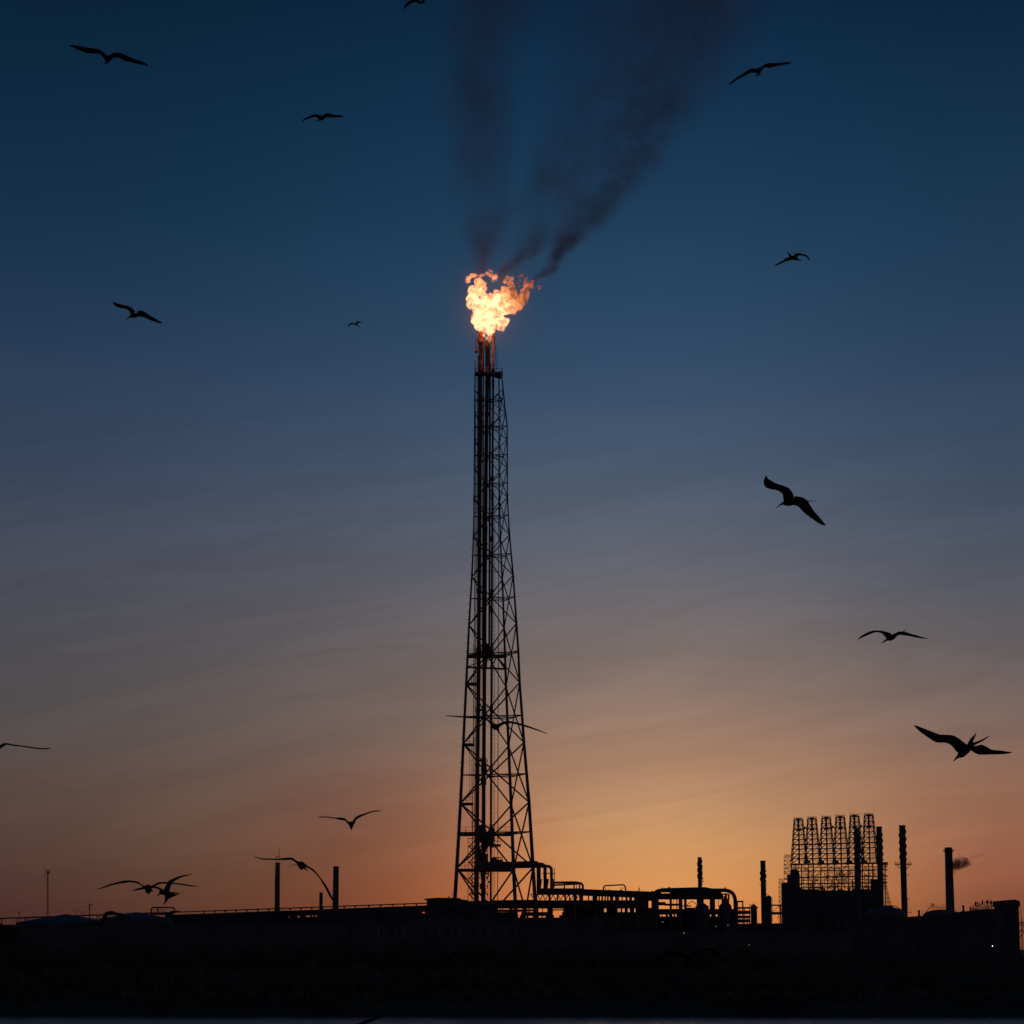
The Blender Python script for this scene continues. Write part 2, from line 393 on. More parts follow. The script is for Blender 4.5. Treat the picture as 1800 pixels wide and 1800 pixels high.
for y_ in (612, 626, 640):
    MB().tube(P(838, y_, 522), P(870, y_, 522), .09, 4).tube(P(838, y_, 522), P(838, y_, 525), .07, 4).tube(P(870, y_, 522), P(870, y_, 525), .07, 4).build('tip_frame', 'steel', FT)
Dp = 521.5
MB().ring_tube(bend([P(846, 594, Dp), P(836.6, 596, Dp), P(836.4, 620, Dp)], 0.5), 0.13, 6).lathe(tuple(P(837.6, 620, Dp))[:2], [(0.16, P(0, 621, Dp).z), (0.3, P(0, 620.4, Dp).z), (0.34, P(0, 617, Dp).z), (0.2, P(0, 616, Dp).z)], 10)\
    .ring_tube(bend([P(838.5, 617, Dp), P(843.3, 616, Dp), P(843.0, 650, Dp)], 0.5), 0.12, 6).tube(P(840, 596, Dp), P(840, 616, Dp), 0.08, 5).build('pilot_gas_line', 'riser', FT)
# top platform, lower platforms
def platform(y, x0, x1, D0, D1, rail=1.15, under=0.0, name='platform'):
    z = zof(y); a, b_ = P(x0, y, DT).x, P(x1, y, DT).x
    mb = MB().box(a, b_, D0, D1, z - 0.16, z)
    mb.box(a, b_, D0 - 0.08, D0 - 0.005, z - 0.45, z - 0.02).box(a, b_, D1 + 0.005, D1 + 0.08, z - 0.45, z - 0.02)
    n = max(2, int((b_ - a) / 1.4))
    for i in range(n + 1):
        xx = a + (b_ - a) * i / n; mb.box(xx - 0.05, xx + 0.05, D0, D1, z - 0.4, z - 0.165)
    pf = mb.build(name, 'steel', FT)
    mr = MB()
    for i in range(n + 1):
        xx = a + (b_ - a) * i / n
        for yy in (D0, D1): mr.tube((xx, yy, z), (xx, yy, z + rail), 0.035, 4)
    for h in (0.5, 1.0):
        for yy in (D0, D1): mr.tube((a, yy, z + rail * h), (b_, yy, z + rail * h), 0.03, 4)
        for xx in (a, b_): mr.tube((xx, D0, z + rail * h), (xx, D1, z + rail * h), 0.03, 4)
    r = mr.build('railing', 'steel', pf); r.parent = pf
    return pf
platform(651.5, 836, 883.5, 521.0, 523.4, 1.3)
MB().prism([(P(x, y, DT).x, P(x, y, DT).z) for x, y in ((858, 652), (882, 652), (880.5, 660.5), (872, 658.5), (860, 655.5))], 521.2, 523.2).build('platform_bracket', 'steel', FT)
MB().ring_tube(bend([P(868, 603, 521), P(870.5, 604, 521), P(872.5, 650, 521)], .3), 0.07, 5).tube(P(874, 616, 521), P(874, 640, 521), 0.05, 5).build('ladder_hoop', 'steel', FT)
def ladder(x0, ya, yb, D, xw=3.2, name='ladder'):
    mb = MB()
    a0, b0 = P(x0, ya, D), P(x0, yb, D); a1 = a0 + Vector((xw * M(D), 0, 0)); b1 = b0 + Vector((xw * M(D), 0, 0))
    mb.tube(a0, b0, 0.05, 4); mb.tube(a1, b1, 0.05, 4)
    n = int(abs(b0.z - a0.z) / 0.9)
    for i in range(n):
        t = i / n; mb.tube(a0.lerp(b0, t), a1.lerp(b1, t), 0.035, 4)
    # cage hoops behind the rungs
    for i in range(0, n, 2):
        t = i / n; p, q = a0.lerp(b0, t), a1.lerp(b1, t)
        mb.ring_tube([p, (p + q) / 2 + Vector((0, -0.55, 0)), q], 0.03, 4)
    return mb.build(name, 'steel', FT)
ladder(866.5, 1590, 1150, 520.5, 3.0)
ladder(867.5, 1140, 860, 521, 2.4)
ladder(870, 1640 - 0, 1600, 521, 2.4)
ladder(832.5, 1258, 1132, 521, 3.2)
ladder(825.5, 1405, 1306, 520.5, 3.4)
ladder(828.8, 1455, 1410, 520.5, 3.0)
ladder(845.5, 1450, 1170, 520.6, 2.6)
ladder(846.5, 1120, 760, 520.8, 2.2)
platform(1148, 821, 890, 522.5, 525.5, 1.3)
platform(1199, 820, 838, 520.5, 523.5, 1.2)
platform(1306, 816, 833, 520.5, 523.5, 1.2)
platform(1410.5, 810, 831, 520.5, 523.5, 1.2)
platform(1464, 806, 901, 522, 526, 1.4)
platform(1484, 858, 880, 519.5, 522, 1.2)
platform(1526.5, 804, 903, 521, 529, 1.2)
MB().tube(leg_pt('L', 1170), P(888, 1176, 528), 0.24).tube(leg_pt('R', 1143), leg_pt('L', 1169), 0.1).tube(P(888, 1176, 528), P(872, 1152, 527), 0.2).tube(P(888, 1176, 528), leg_pt('M', 1150), 0.2).tube(P(862, 1173, 526), P(876, 1152, 527), 0.15).build('girt', 'steel', FT)
for y0 in (1000, 890, 795, 745, 700):
    mb = MB()
    mb.box(*sorted((P(835, y0, DT).x, P(880, y0, DT).x)), 522.6, 522.8, zof(y0) - 0.1, zof(y0)); mb.build('pipe_guide', 'steel', FT)
# stair tower inside the base
st = MB(); xa, xb = 822.8, 857.6
for x in (822.8, 834, 846, 857.6):
    for D in (523.0, 526.5): st.tube(P(x, 1705, D), P(x, 1474, D), 0.09, 4)
lev = list(range(1474, 1600, 14)); 
for i, y in enumerate(lev):
    for D in (523.0, 526.5): st.tube(P(xa, y, D), P(xb, y, D), 0.11, 4)
    if i < len(lev) - 1:
        a, b_ = (xa + 2, xa + 15) if i % 2 else (xa + 15, xa + 2)
        st.tube(P(a, y, 524), P(b_, y + 14, 524), 0.16, 4); st.tube(P(a, y - 7, 523.2), P(b_, y + 7, 523.2), 0.05, 4)
        st.tube(P(xb - 12, y, 526.5), P(xb, y + 14, 526.5), 0.07, 4); st.tube(P(xb, y, 526.5), P(xb - 12, y + 14, 526.5), 0.07, 4)
st.build('stair_frame', 'steel', FT)
# seal drums and manifold clumps around the risers near the lower platform
for (x, ya, yb, w, D) in ((846, 1450, 1478, 13, 524), (858, 1466, 1486, 9, 525), (841, 1490, 1520, 9, 524), (853, 1130, 1160, 12, 524), (866, 1455, 1480, 7, 522), (851, 1500, 1526, 12, 525)):
    c = P(x, ya, D); zb, zt = P(x, yb, D).z, c.z; r = w / 2 * M(D)
    MB().lathe((c.x, c.y), [(r * .5, zb), (r, zb + r * .5), (r, zt - r * .5), (r * .5, zt)], 14).build('seal_drum', 'riser', FT, True)
rr = random.Random(31)
for (xa_, xb_, ya_, yb_, n_) in ((836, 868, 1440, 1500, 75), (838, 866, 1126, 1166, 34), (838, 862, 1500, 1560, 30), (838, 858, 1330, 1372, 14), (836, 866, 1236, 1262, 12)):
    mb = MB()
    for k in range(n_):
        x = rr.uniform(xa_, xb_); y = rr.gauss((ya_ + yb_) / 2, (yb_ - ya_) / 5); D = rr.uniform(521, 526); q = rr.random()
        if q < .45: mb.tube(P(x, y, D), P(x, y + rr.uniform(4, 14), D), rr.uniform(.06, .22), 5)
        elif q < .8: mb.tube(P(x, y, D), P(x + rr.uniform(-12, 12), y, D + rr.uniform(-1, 1)), rr.uniform(.05, .14), 4)
        else: mb.lathe(tuple(P(x, y, D))[:2], [(.1, P(x, y + 3, D).z), (.4, P(x, y + 2, D).z), (.4, P(x, y, D).z), (.1, P(x, y - 1, D).z)], 8)
    mb.build('manifold', 'riser', FT)
# three gas headers: run level from the risers, turn down to the rack on the right
ends = [(946.8, 7.6, 521.2, 1516.5, P1, 1562), (958, 6.2, 522.8, 1519, P2, 1562), (969.3, 5.4, 524.2, 1522.5, P3, 1562)]
for i, (x, w, D, y, tab, yb) in enumerate(ends):
    xs_ = lerp_tab(tab, 1520)
    MB().ring_tube(bend([P(xs_, y + 5, D), P(xs_ + 10, y + 4 - i, D), P(x, y, D), P(x + 0.3, yb + 8, D)], 0.95, 6), w / 2 * M(D), 12).build('gas_header', 'riser', FT, True)
MB().box(P(838, 0, DT).x, P(903, 0, DT).x, 520.4, 520.9, zof(1530.5), zof(1514.5)).build('header_girder', 'steel', FT)
mb = MB()
for (x0, x1, y0, y1) in ((866, 883, 1507, 1514.5),):
    for i in range(6):
        xx = P(x0 + (x1 - x0) * i / 5, 0, 520).x; mb.tube((xx, 520.2, zof(1516)), (xx, 520.2, zof(y0)), 0.09, 4)
    mb.box(P(864, 0, 520).x, P(884, 0, 520).x, 520.0, 521.6, zof(1516), zof(1511)); mb.tube(P(x0, y0, 520), P(x1, y0, 520), 0.08, 4)
    mb.lathe(tuple(P(868, 0, 520.6))[:2], [(0.6, zof(1514)), (0.6, zof(1508)), (0.3, zof(1506.5))], 10)
mb.build('valve_skid', 'steel', FT)

# ------------------------------------------------------------------ the flame
flame_spec = [  # zoom px on the photograph's flame: x, y, radius
 (660,1290,40),(650,1200,105),(560,1150,105),(500,1120,95),(470,1060,75),(600,1040,150),(720,1060,150),(800,1110,95),(860,1120,70),(905,1090,42),(820,1180,70),
 (640,930,160),(520,900,130),(430,850,88),(420,760,92),(450,680,105),(520,640,92),(530,560,72),(500,520,50),(570,560,48),(590,640,36),(600,760,70),
 (720,860,150),(820,800,120),(760,720,70),(680,720,36),(880,880,130),(960,780,120),(900,690,75),(960,900,95),(1040,860,105),(1010,950,48),(1070,900,55),(1110,800,90),(1170,740,62),(1180,690,50),
 (1000,690,60),(960,640,60),(960,570,52),(930,500,52),(975,490,36),(895,525,30),(1140,660,45),(1170,590,45),(1175,520,38),(1180,480,26),(860,640,45),
 (360,485,40),(400,450,42),(450,445,38),(510,455,34),(570,440,34),(630,425,34),(680,440,36),(730,470,34),(740,500,28),(700,520,26),(690,400,22),(660,370,16),(350,510,26),
 (560,1300,26),(580,1318,14),(540,1270,22)]
side_spec = [(1230,560,40),(1265,540,34),(1250,600,34),(1275,620,22),(1215,640,28),(1080,470,22),(1100,520,18),(1120,440,16),(1350,600,20),(1375,620,20),(1380,580,16),(1345,540,11),(1370,500,10),(1330,610,12),(1060,560,13),(1085,600,11),(1375,470,8)]
tip_spec = [(650,1345,38),(690,1350,34),(620,1330,26),(660,1390,22),(710,1330,22)]
def fz(x, y): return 780 + x / 8.182, 430 + y / 8.182
def blob_mesh(spec, D, vox, amp, seed):
    bm = bmesh.new(); rnd = random.Random(seed)
    for (x, y, r) in spec:
        px, py = fz(x, y); rr = r / 8.182 * M(D)
        c = P(px, py, D + rnd.uniform(-0.35, 0.35) * rr * 1.5)
        bmesh.ops.create_icosphere(bm, subdivisions=3, radius=rr, matrix=Matrix.Translation(c) @ Matrix.Diagonal((1, rnd.uniform(.9, 1.3), 1, 1)))
    me = bpy.data.meshes.new('tmp'); bm.to_mesh(me); bm.free()
    o = bpy.data.objects.new('tmp', me); COL.objects.link(o)
    md = o.modifiers.new('r', 'REMESH'); md.mode = 'VOXEL'; md.voxel_size = vox
    dg = bpy.context.evaluated_depsgraph_get(); dg.update()
    m2 = bpy.data.meshes.new_from_object(o.evaluated_get(dg)); bpy.data.objects.remove(o)
    for v in m2.vertices:
        c = Vector(v.co); n = Vector(v.normal)
        d = 0.0; f = 0.45; a = 1.0
        for k in range(5):
            d += a * (abs(noise.noise(c * f + Vector((seed, k * 7, 0)))) - 0.22) * 2.0; f *= 2.05; a *= 0.56
        v.co = c + n * d * amp
        w = noise.noise_vector(c * 0.9 + Vector((3, seed, 1))); v.co += w * amp * 0.6
    return m2
def flame_mat(name, strength, absorb, cold, ccol=(1.0, 0.24, 0.05)):
    m = bpy.data.materials.new(name); m.use_nodes = True; t = m.node_tree; t.nodes.clear()
    out = t.nodes.new('ShaderNodeOutputMaterial'); tcn = t.nodes.new('ShaderNodeTexCoord')
    n = t.nodes.new('ShaderNodeTexNoise'); n.inputs['Scale'].default_value = 0.75; n.inputs['Detail'].default_value = 7; n.inputs['Roughness'].default_value = 0.62; n.inputs['Distortion'].default_value = 0.9
    t.links.new(tcn.outputs['Object'], n.inputs['Vector'])
    fl = maprange(t, n.outputs[0], 0.38, 0.60, 0.09, 1.0)
    # hotter near the tips of the risers, cooler with height and downwind
    sp = t.nodes.new('ShaderNodeSeparateXYZ'); t.links.new(tcn.outputs['Object'], sp.inputs[0])
    d = math_n(t, 'ADD', math_n(t, 'MULTIPLY', sp.outputs[2], 0.55), math_n(t, 'MAXIMUM', math_n(t, 'SUBTRACT', sp.outputs[0], 2.5), 0.0))
    heat = maprange(t, d, 3.8, 9.8, 1.0, cold)
    e = t.nodes.new('ShaderNodeEmission')
    mc = t.nodes.new('ShaderNodeMix'); mc.data_type = 'RGBA'; t.links.new(heat, mc.inputs[0]); mc.inputs[6].default_value = (*ccol, 1); mc.inputs[7].default_value = (1.0, 0.41, 0.19, 1)
    t.links.new(mc.outputs[2], e.inputs[0]); m.cycles.volume_step_rate = 0.3
    t.links.new(math_n(t, 'MULTIPLY', math_n(t, 'MULTIPLY', fl, heat), strength), e.inputs[1])
    ab = t.nodes.new('ShaderNodeVolumeAbsorption'); ab.inputs[0].default_value = (0, 0, 0, 1); ab.inputs[1].default_value = absorb
    ad = t.nodes.new('ShaderNodeAddShader'); t.links.new(e.outputs[0], ad.inputs[0]); t.links.new(ab.outputs[0], ad.inputs[1])
    t.links.new(ad.outputs[0], out.inputs['Volume'])
    return m
DF = 522.5
fbase = P(855, 592, DF)
fl_root = thing('flame', 'bright white and orange gas flame billowing from the top of the flare tower', 'flame', fbase)
def add_flame(name, spec, vox, amp, seed, strength, absorb, cold, ccol=(1.0, 0.24, 0.05)):
    me = blob_mesh(spec, DF, vox, amp, seed)
    for v in me.vertices: v.co -= fbase
    me.materials.clear(); me.materials.append(flame_mat(name + '_fire', strength, absorb, cold, ccol))
    o = bpy.data.objects.new(name, me); COL.objects.link(o); o.parent = fl_root; return o
add_flame('fire_ball', flame_spec, 0.14, 0.38, 3, 4.0, 0.95, 0.24)
add_flame('fire_wisp', side_spec, 0.12, 0.36, 5, 3.0, 1.2, 0.3, (1.0, 0.10, 0.015))['label'] = 'torn deep orange wisps at the downwind edge'
add_flame('root_fire', tip_spec, 0.12, 0.25, 9, 1.6, 1.6, 0.8)['label'] = 'dull red fire wrapped around the second riser tip'
ld = bpy.data.lights.new('fire_light', 'POINT'); ld.energy = 2400; ld.color = (1.0, 0.26, 0.09); ld.shadow_soft_size = 1.2
lo = bpy.data.objects.new('fire_light', ld); COL.objects.link(lo); lo.parent = fl_root; lo.location = P(858, 572, 520.6) - fbase

# ------------------------------------------------------------------ smoke
def curve_node(t, zin, pts, z0, z1, scale):
    """value(z) through a float curve; pts (z, v), v / scale in 0..1"""
    c = t.nodes.new('ShaderNodeFloatCurve'); mp = c.mapping; cu = mp.curves[0]
    pts = sorted(pts)
    pp = [((z - z0) / (z1 - z0), v / scale) for z, v in pts]
    cu.points[0].location = pp[0]; cu.points[1].location = pp[-1]
    for q in pp[1:-1]: cu.points.new(*q)
    mp.update()
    t.links.new(maprange(t, zin, z0, z1, 0, 1, False), c.inputs['Value'])
    return math_n(t, 'MULTIPLY', c.outputs[0], scale)
def plume(label, line, D, dens, seed, colr=(0.55, 0.32, 0.30), nscale=0.09, lo_=0.40, hi_=0.66, warp=3.0, step=0.5, group='smoke from the flare', name='smoke_plume'):
    pts = [(P(x, y, D), r * M(D), k) for x, y, r, k in line]
    o0 = pts[0][0].copy()
    mb = MB(); mb.ring_tube([p for p, r, k in pts], [r * 1.45 for p, r, k in pts], 16)
    o = mb.build(name, 'dark'); me = o.data
    for v in me.vertices: v.co -= o0
    o.location = o0; tag(o, label, 'smoke', group)
    m = bpy.data.materials.new('smoke_' + str(seed)); m.use_nodes = True; t = m.node_tree; t.nodes.clear()
    out = t.nodes.new('ShaderNodeOutputMaterial'); tcn = t.nodes.new('ShaderNodeTexCoord')
    nv = t.nodes.new('ShaderNodeTexNoise'); nv.inputs['Scale'].default_value = nscale * 1.3; nv.inputs['Detail'].default_value = 6; nv.inputs['Roughness'].default_value = 0.6
    t.links.new(tcn.outputs['Object'], nv.inputs['Vector'])
    sub = t.nodes.new('ShaderNodeVectorMath'); sub.operation = 'SUBTRACT'; t.links.new(nv.outputs['Color'], sub.inputs[0]); sub.inputs[1].default_value = (.5, .5, .5)
    scl = t.nodes.new('ShaderNodeVectorMath'); scl.operation = 'SCALE'; t.links.new(sub.outputs[0], scl.inputs[0])
    ad = t.nodes.new('ShaderNodeVectorMath'); ad.operation = 'ADD'; t.links.new(tcn.outputs['Object'], ad.inputs[0]); t.links.new(scl.outputs[0], ad.inputs[1])
    sp0 = t.nodes.new('ShaderNodeSeparateXYZ'); t.links.new(tcn.outputs['Object'], sp0.inputs[0])
    sp = t.nodes.new('ShaderNodeSeparateXYZ'); t.links.new(ad.outputs[0], sp.inputs[0])
    zs = [p.z - o0.z for p, r, k in pts]; z0, z1 = min(zs), max(zs)
    xo = 60.0
    cx = curve_node(t, sp0.outputs[2], [(p.z - o0.z, p.x - o0.x + xo) for p, r, k in pts], z0, z1, 160.0)
    cr = curve_node(t, sp0.outputs[2], [(p.z - o0.z, r) for p, r, k in pts], z0, z1, 20.0)
    ck = curve_node(t, sp0.outputs[2], [(p.z - o0.z, k) for p, r, k in pts], z0, z1, 4.0)
    t.links.new(math_n(t, 'MULTIPLY', math_n(t, 'ADD', math_n(t, 'MULTIPLY', cr, 0.24), 0.05), warp), scl.inputs['Scale'])
    dx = math_n(t, 'SUBTRACT', math_n(t, 'ADD', sp.outputs[0], xo), cx)
    dd = math_n(t, 'SQRT', math_n(t, 'ADD', math_n(t, 'MULTIPLY', dx, dx), math_n(t, 'MULTIPLY', sp.outputs[1], sp.outputs[1])))
    edge = maprange(t, math_n(t, 'DIVIDE', dd, cr), 0.15, 1.3, 1.0, 0.0)
    nn = t.nodes.new('ShaderNodeTexNoise'); nn.inputs['Scale'].default_value = nscale; nn.inputs['Detail'].default_value = 8; nn.inputs['Roughness'].default_value = 0.68
    t.links.new(ad.outputs[0], nn.inputs['Vector'])
    nf = maprange(t, nn.outputs[0], lo_, hi_, 0.16, 1.0)
    dn = math_n(t, 'MULTIPLY', math_n(t, 'MULTIPLY', math_n(t, 'MULTIPLY', edge, nf), ck), dens)
    pv = t.nodes.new('ShaderNodeVolumePrincipled'); pv.inputs['Color'].default_value = (*colr, 1)
    pv.inputs['Anisotropy'].default_value = 0.2
    t.links.new(dn, pv.inputs['Density']); t.links.new(pv.outputs[0], out.inputs['Volume'])
    m.cycles.volume_step_rate = step
    me.materials.clear(); me.materials.append(m)
    return o
plume('dark sooty smoke trail leaning right and thinning upward from the flame', [(955, 480, 14, 2.2), (972, 462, 20, 2.0), (986, 440, 27, 1.7), (1006, 414, 40, 1.4), (1034, 382, 52, 1.15), (1072, 332, 60, .95), (1106, 275, 72, .82), (1142, 205, 92, .66), (1172, 135, 112, .5), (1202, 60, 126, .42), (1230, -20, 138, .38), (1255, -90, 145, .35)], 524, 0.12, 21, nscale=0.15, warp=6.2, lo_=.40, hi_=.64, step=0.25)
plume('faint wide smoke column rising straight up on the left side', [(843, 482, 12, 3.0), (845, 462, 20, 1.9), (850, 420, 46, .8), (852, 360, 60, .7), (848, 290, 66, .72), (840, 225, 70, .85), (840, 160, 72, .8), (850, 90, 80, .62), (870, 10, 92, .55), (885, -80, 100, .5)], 527, 0.08, 33, nscale=0.085, warp=4.6, lo_=.34, hi_=.66, step=0.35)
plume('thin smoke veil drifting between the two main trails', [(880, 478, 12, 3.4), (902, 464, 18, 3.0), (922, 445, 28, 1.5), (945, 410, 44, .8), (968, 360, 58, .75), (988, 295, 70, .8), (1012, 225, 80, .5), (1040, 150, 88, .32), (1060, 70, 96, .25), (1080, -60, 104, .22)], 530, 0.085, 47, nscale=0.12, warp=3.6, lo_=.36, hi_=.66, step=0.3)

RB = (0.5, 0.24, 0.19)
plume('dark curl of soot torn off the downwind tip of the flame', [(938, 492, 9, .8), (953, 484, 14, 1.0), (968, 474, 14, 1.1), (978, 458, 13, 1.0), (985, 441, 19, .7), (998, 420, 29, .42), (1020, 394, 40, .2), (1046, 364, 46, .05)], 523, .62, 71, RB, 0.42, .42, .62, 3.2, .25, name='smoke_curl')
plume('dark soot knot above the notch in the flame', [(872, 492, 8, .7), (885, 478, 14, .9), (902, 464, 15, 1.1), (920, 453, 20, .7), (938, 437, 26, .4), (952, 416, 34, .2), (962, 392, 40, .05)], 523, .42, 72, RB, 0.42, .42, .62, 3.2, .25, name='smoke_curl')
plume('thin soot tongue rising from the left lobe of the flame', [(838, 488, 8, .7), (843, 470, 12, 1.0), (846, 454, 17, .7), (850, 432, 27, .4), (852, 405, 36, .2), (852, 375, 44, .05)], 523, .36, 73, RB, 0.42, .42, .62, 3.0, .25, name='smoke_curl')
plume('barely visible thin volume added for the warm glow around the flame', [(858, 640, 40, .2), (862, 600, 85, .7), (868, 550, 110, 1.0), (872, 500, 110, 1.0), (874, 450, 90, .6), (876, 410, 50, .1)], 523, .007, 74, (0.95, 0.8, 0.75), 0.03, .1, .5, .5, 1.0, None, 'glow_halo')  # thin scattering volume added to imitate the lens glow round the flame

# ------------------------------------------------------------------ pipe racks
def hbundle(mb, x0, x1, y0, y1, D, depth=4.0, slope=0.0, pitch=3.2):
    """stacked horizontal pipes filling photo rows y0..y1; slope = px change of y along the run"""
    n = max(1, int(round((y1 - y0) / pitch))); h = (y1 - y0) / n
    for i in range(n):
        yc = y0 + h * (i + 0.5)
        for j in range(2):
            Dj = D + (depth * j / 2) + random.uniform(0, .4)
            r = h * (0.56 + 0.05 * random.random()) * M(D)
            mb.tube(P(x0, yc, Dj), P(x1, yc + slope, Dj), r, 8)
def post(mb, x, y0, D, w=3, depth=4.0, yb=1700):
    for j in (0, 1):
        a = P(x, y0, D + depth * j); r = w / 2 * M(D)
        mb.box(a.x - r, a.x + r, a.y - r, a.y + r, GZ - 0.5, a.z)
def windows(mb, x0, x1, y0, y1, D, wins, depth=4.0):
    """fill the row with upright vessels, valves and pipes except where the photo shows sky"""
    wins = sorted(wins); cur = x0; segs = []
    for a, b_ in wins:
        if a > cur: segs.append((cur, a))
        cur = max(cur, b_)
    if cur < x1: segs.append((cur, x1))
    for a, b_ in segs:
        x = a
        while x < b_ - 0.3:
            w = min(b_ - x, random.uniform(2.5, 6)); r = w / 2 * M(D)
            c = P(x + w / 2, (y0 + y1) / 2, D + random.uniform(0, depth))
            r *= c.y / D
            zt, zb = P(x, y0 - 0.8, c.y).z, P(x, y1 + 0.8, c.y).z
            if random.random() < 0.5: mb.lathe((c.x, c.y), [(r * 1.02, zb), (r * 1.02, zt)], 10)
            else: mb.box(c.x - r * 1.02, c.x + r * 1.02, c.y - r, c.y + r, zb, zt)
            x += w
D1 = 545.0
g = P(1050, 1650, D1); g.z = GZ
RK = thing('pipe_rack', 'long multi level pipe rack running right from the foot of the flare tower', 'pipe rack', g)
mb = MB(); hbundle(mb, 944, 1025, 1561.5, 1573, D1, 5); hbundle(mb, 1024.5, 1150, 1563, 1574.5, D1, 5, 4.5); mb.build('pipe_bundle', 'dark', RK, True)
mb = MB(); hbundle(mb, 870, 1140, 1582.5, 1597, D1, 5, 0); mb.build('pipe_bundle', 'dark', RK, True)
mb = MB(); windows(mb, 940.5, 1150, 1572.5, 1583, D1, [(944.5, 964), (968, 979), (981.5, 992), (995, 1000), (1002, 1008), (1014, 1018), (1025, 1033.5), (1035.5, 1041.5), (1050, 1052), (1054.5, 1057), (1060, 1062.5), (1065, 1067), (1070, 1072), (1078, 1081), (1088.5, 1092.5), (1094.5, 1099.5), (1103, 1106), (1111, 1114.5)]); mb.build('upright_equipment', 'dark', RK)
mb = MB(); windows(mb, 838, 1150, 1596.5, 1604.5, D1, [(842, 843.5), (846, 847), (853, 854), (857, 859.5), (867, 871), (875, 878), (879.5, 883), (884, 895), (899, 903), (909, 918.5), (923.5, 929), (931, 937), (946.5, 953), (954.5, 962), (972, 990), (1062, 1066), (1085, 1088), (1089, 1091), (1094, 1098), (1103.5, 1107), (1115, 1117)], 4); mb.build('upright_equipment', 'dark', RK)
mb = MB(); windows(mb, 838, 1150, 1604, 1609.5, D1, [(972, 988), (909, 916)], 4)
mb.build('upright_equipment', 'dark', RK)
mb = MB(); windows(mb, 838, 1150, 1609.5, 1613, D1, [(911, 914), (924, 927), (929, 936.5), (947, 952), (954, 959), (974, 983)], 4); mb.build('upright_equipment', 'dark', RK)
mb = MB(); hbundle(mb, 800, 1150, 1613, 1627, D1, 5, 0, 4); hbundle(mb, 800, 1150, 1629.5, 1665, D1, 5, 0, 6); hbundle(mb, 750, 868, 1584, 1597, D1, 5, 0, 4); hbundle(mb, 972, 990, 1598.5, 1600.5, D1 + 1, 3, 0, 4)
mb.build('pipe_bundle', 'dark', RK, True)
mb = MB(); windows(mb, 800, 1150, 1626.5, 1630, D1, [(974, 976), (979, 981), (997, 1005), (1012, 1013.5), (1023, 1030)], 4)
mb.build('upright_equipment', 'dark', RK)
mb = MB()
for x in (868, 900, 942, 966, 1010, 1048, 1084, 1120, 1147): post(mb, x, 1566 if x > 950 else 1583, D1, 3, 4.5)
mb.build('rack_column', 'steel', RK)
# expansion loops above the rack
for pts, r, nm in (([(972, 1562), (972, 1551.5), (1010, 1550.8), (1024.5, 1553), (1024.8, 1566)], 1.6, 'pipe_loop'), ([(970, 1556), (1020, 1553.5)], 1.3, 'pipe_loop')):
    MB().ring_tube(bend([P(x, y, D1 + 1) for x, y in pts], 0.7), 1.25 * r * M(D1), 10).build(nm, 'dark', RK, True)
for x in (992, 1009, 1013.5, 1019): MB().tube(P(x, 1551, D1 + 1), P(x, 1564, D1 + 1), (2.4 if x != 1013.5 else 1.0) * 0.6 * M(D1), 6).build('pipe_support', 'dark', RK)
MB().ring_tube(bend([P(1060.5, 1566, D1), P(1060.8, 1557, D1), P(1099, 1555, D1), P(1100, 1567, D1)], 0.8), 1.25 * M(D1), 8).build('pipe_loop', 'dark', RK, True)
mb = MB().tube(P(1064, 1559, D1), P(1064, 1566, D1), .08, 4).tube(P(1090, 1561, D1), P(1100, 1561, D1), .08, 4).tube(P(1123.5, 1560, D1), P(1123.5, 1568, D1), .12, 5)
for x in (1050, 1071, 1092): mb.lathe(tuple(P(x, 0, D1))[:2], [(.3, P(x, 1567, D1).z), (.35, P(x, 1565, D1).z), (.1, P(x, 1563.5, D1).z)], 8)
mb.build('pipe_fitting', 'dark', RK)
# the knock-out drum next to the tower foot, small pipe stubs
mb = MB()
for x in (951, 963, 972): mb.tube(P(x, 1545, 543), P(x - 3, 1566, 543), 0.3, 6)
mb.ring_tube(bend([P(972, 1500 + 26, 524.5), P(974.5, 1527, 524.5), P(974.6, 1560, 524.5)], .3), .08, 5).tube(P(953, 1535, 522), P(976, 1535, 522), .1, 5)
mb.build('pipe_fitting', 'dark', RK)
# truss under the first span
mb = MB()
for i in range(8):
    x = 945 + i * 9; mb.tube(P(x, 1573, D1 + 2), P(x + 4.5, 1582, D1 + 2), .13, 4); mb.tube(P(x + 4.5, 1582, D1 + 2), P(x + 9, 1573, D1 + 2), .13, 4)
mb.tube(P(932, 1571.5, D1), P(945, 1571.5, D1), .12, 4).tube(P(932, 1571.5, D1), P(940, 1581, D1), .12, 4)
mb.tube(P(868, 1583, D1), P(945, 1582, D1), .1, 4)
mb.build('truss', 'steel', RK)

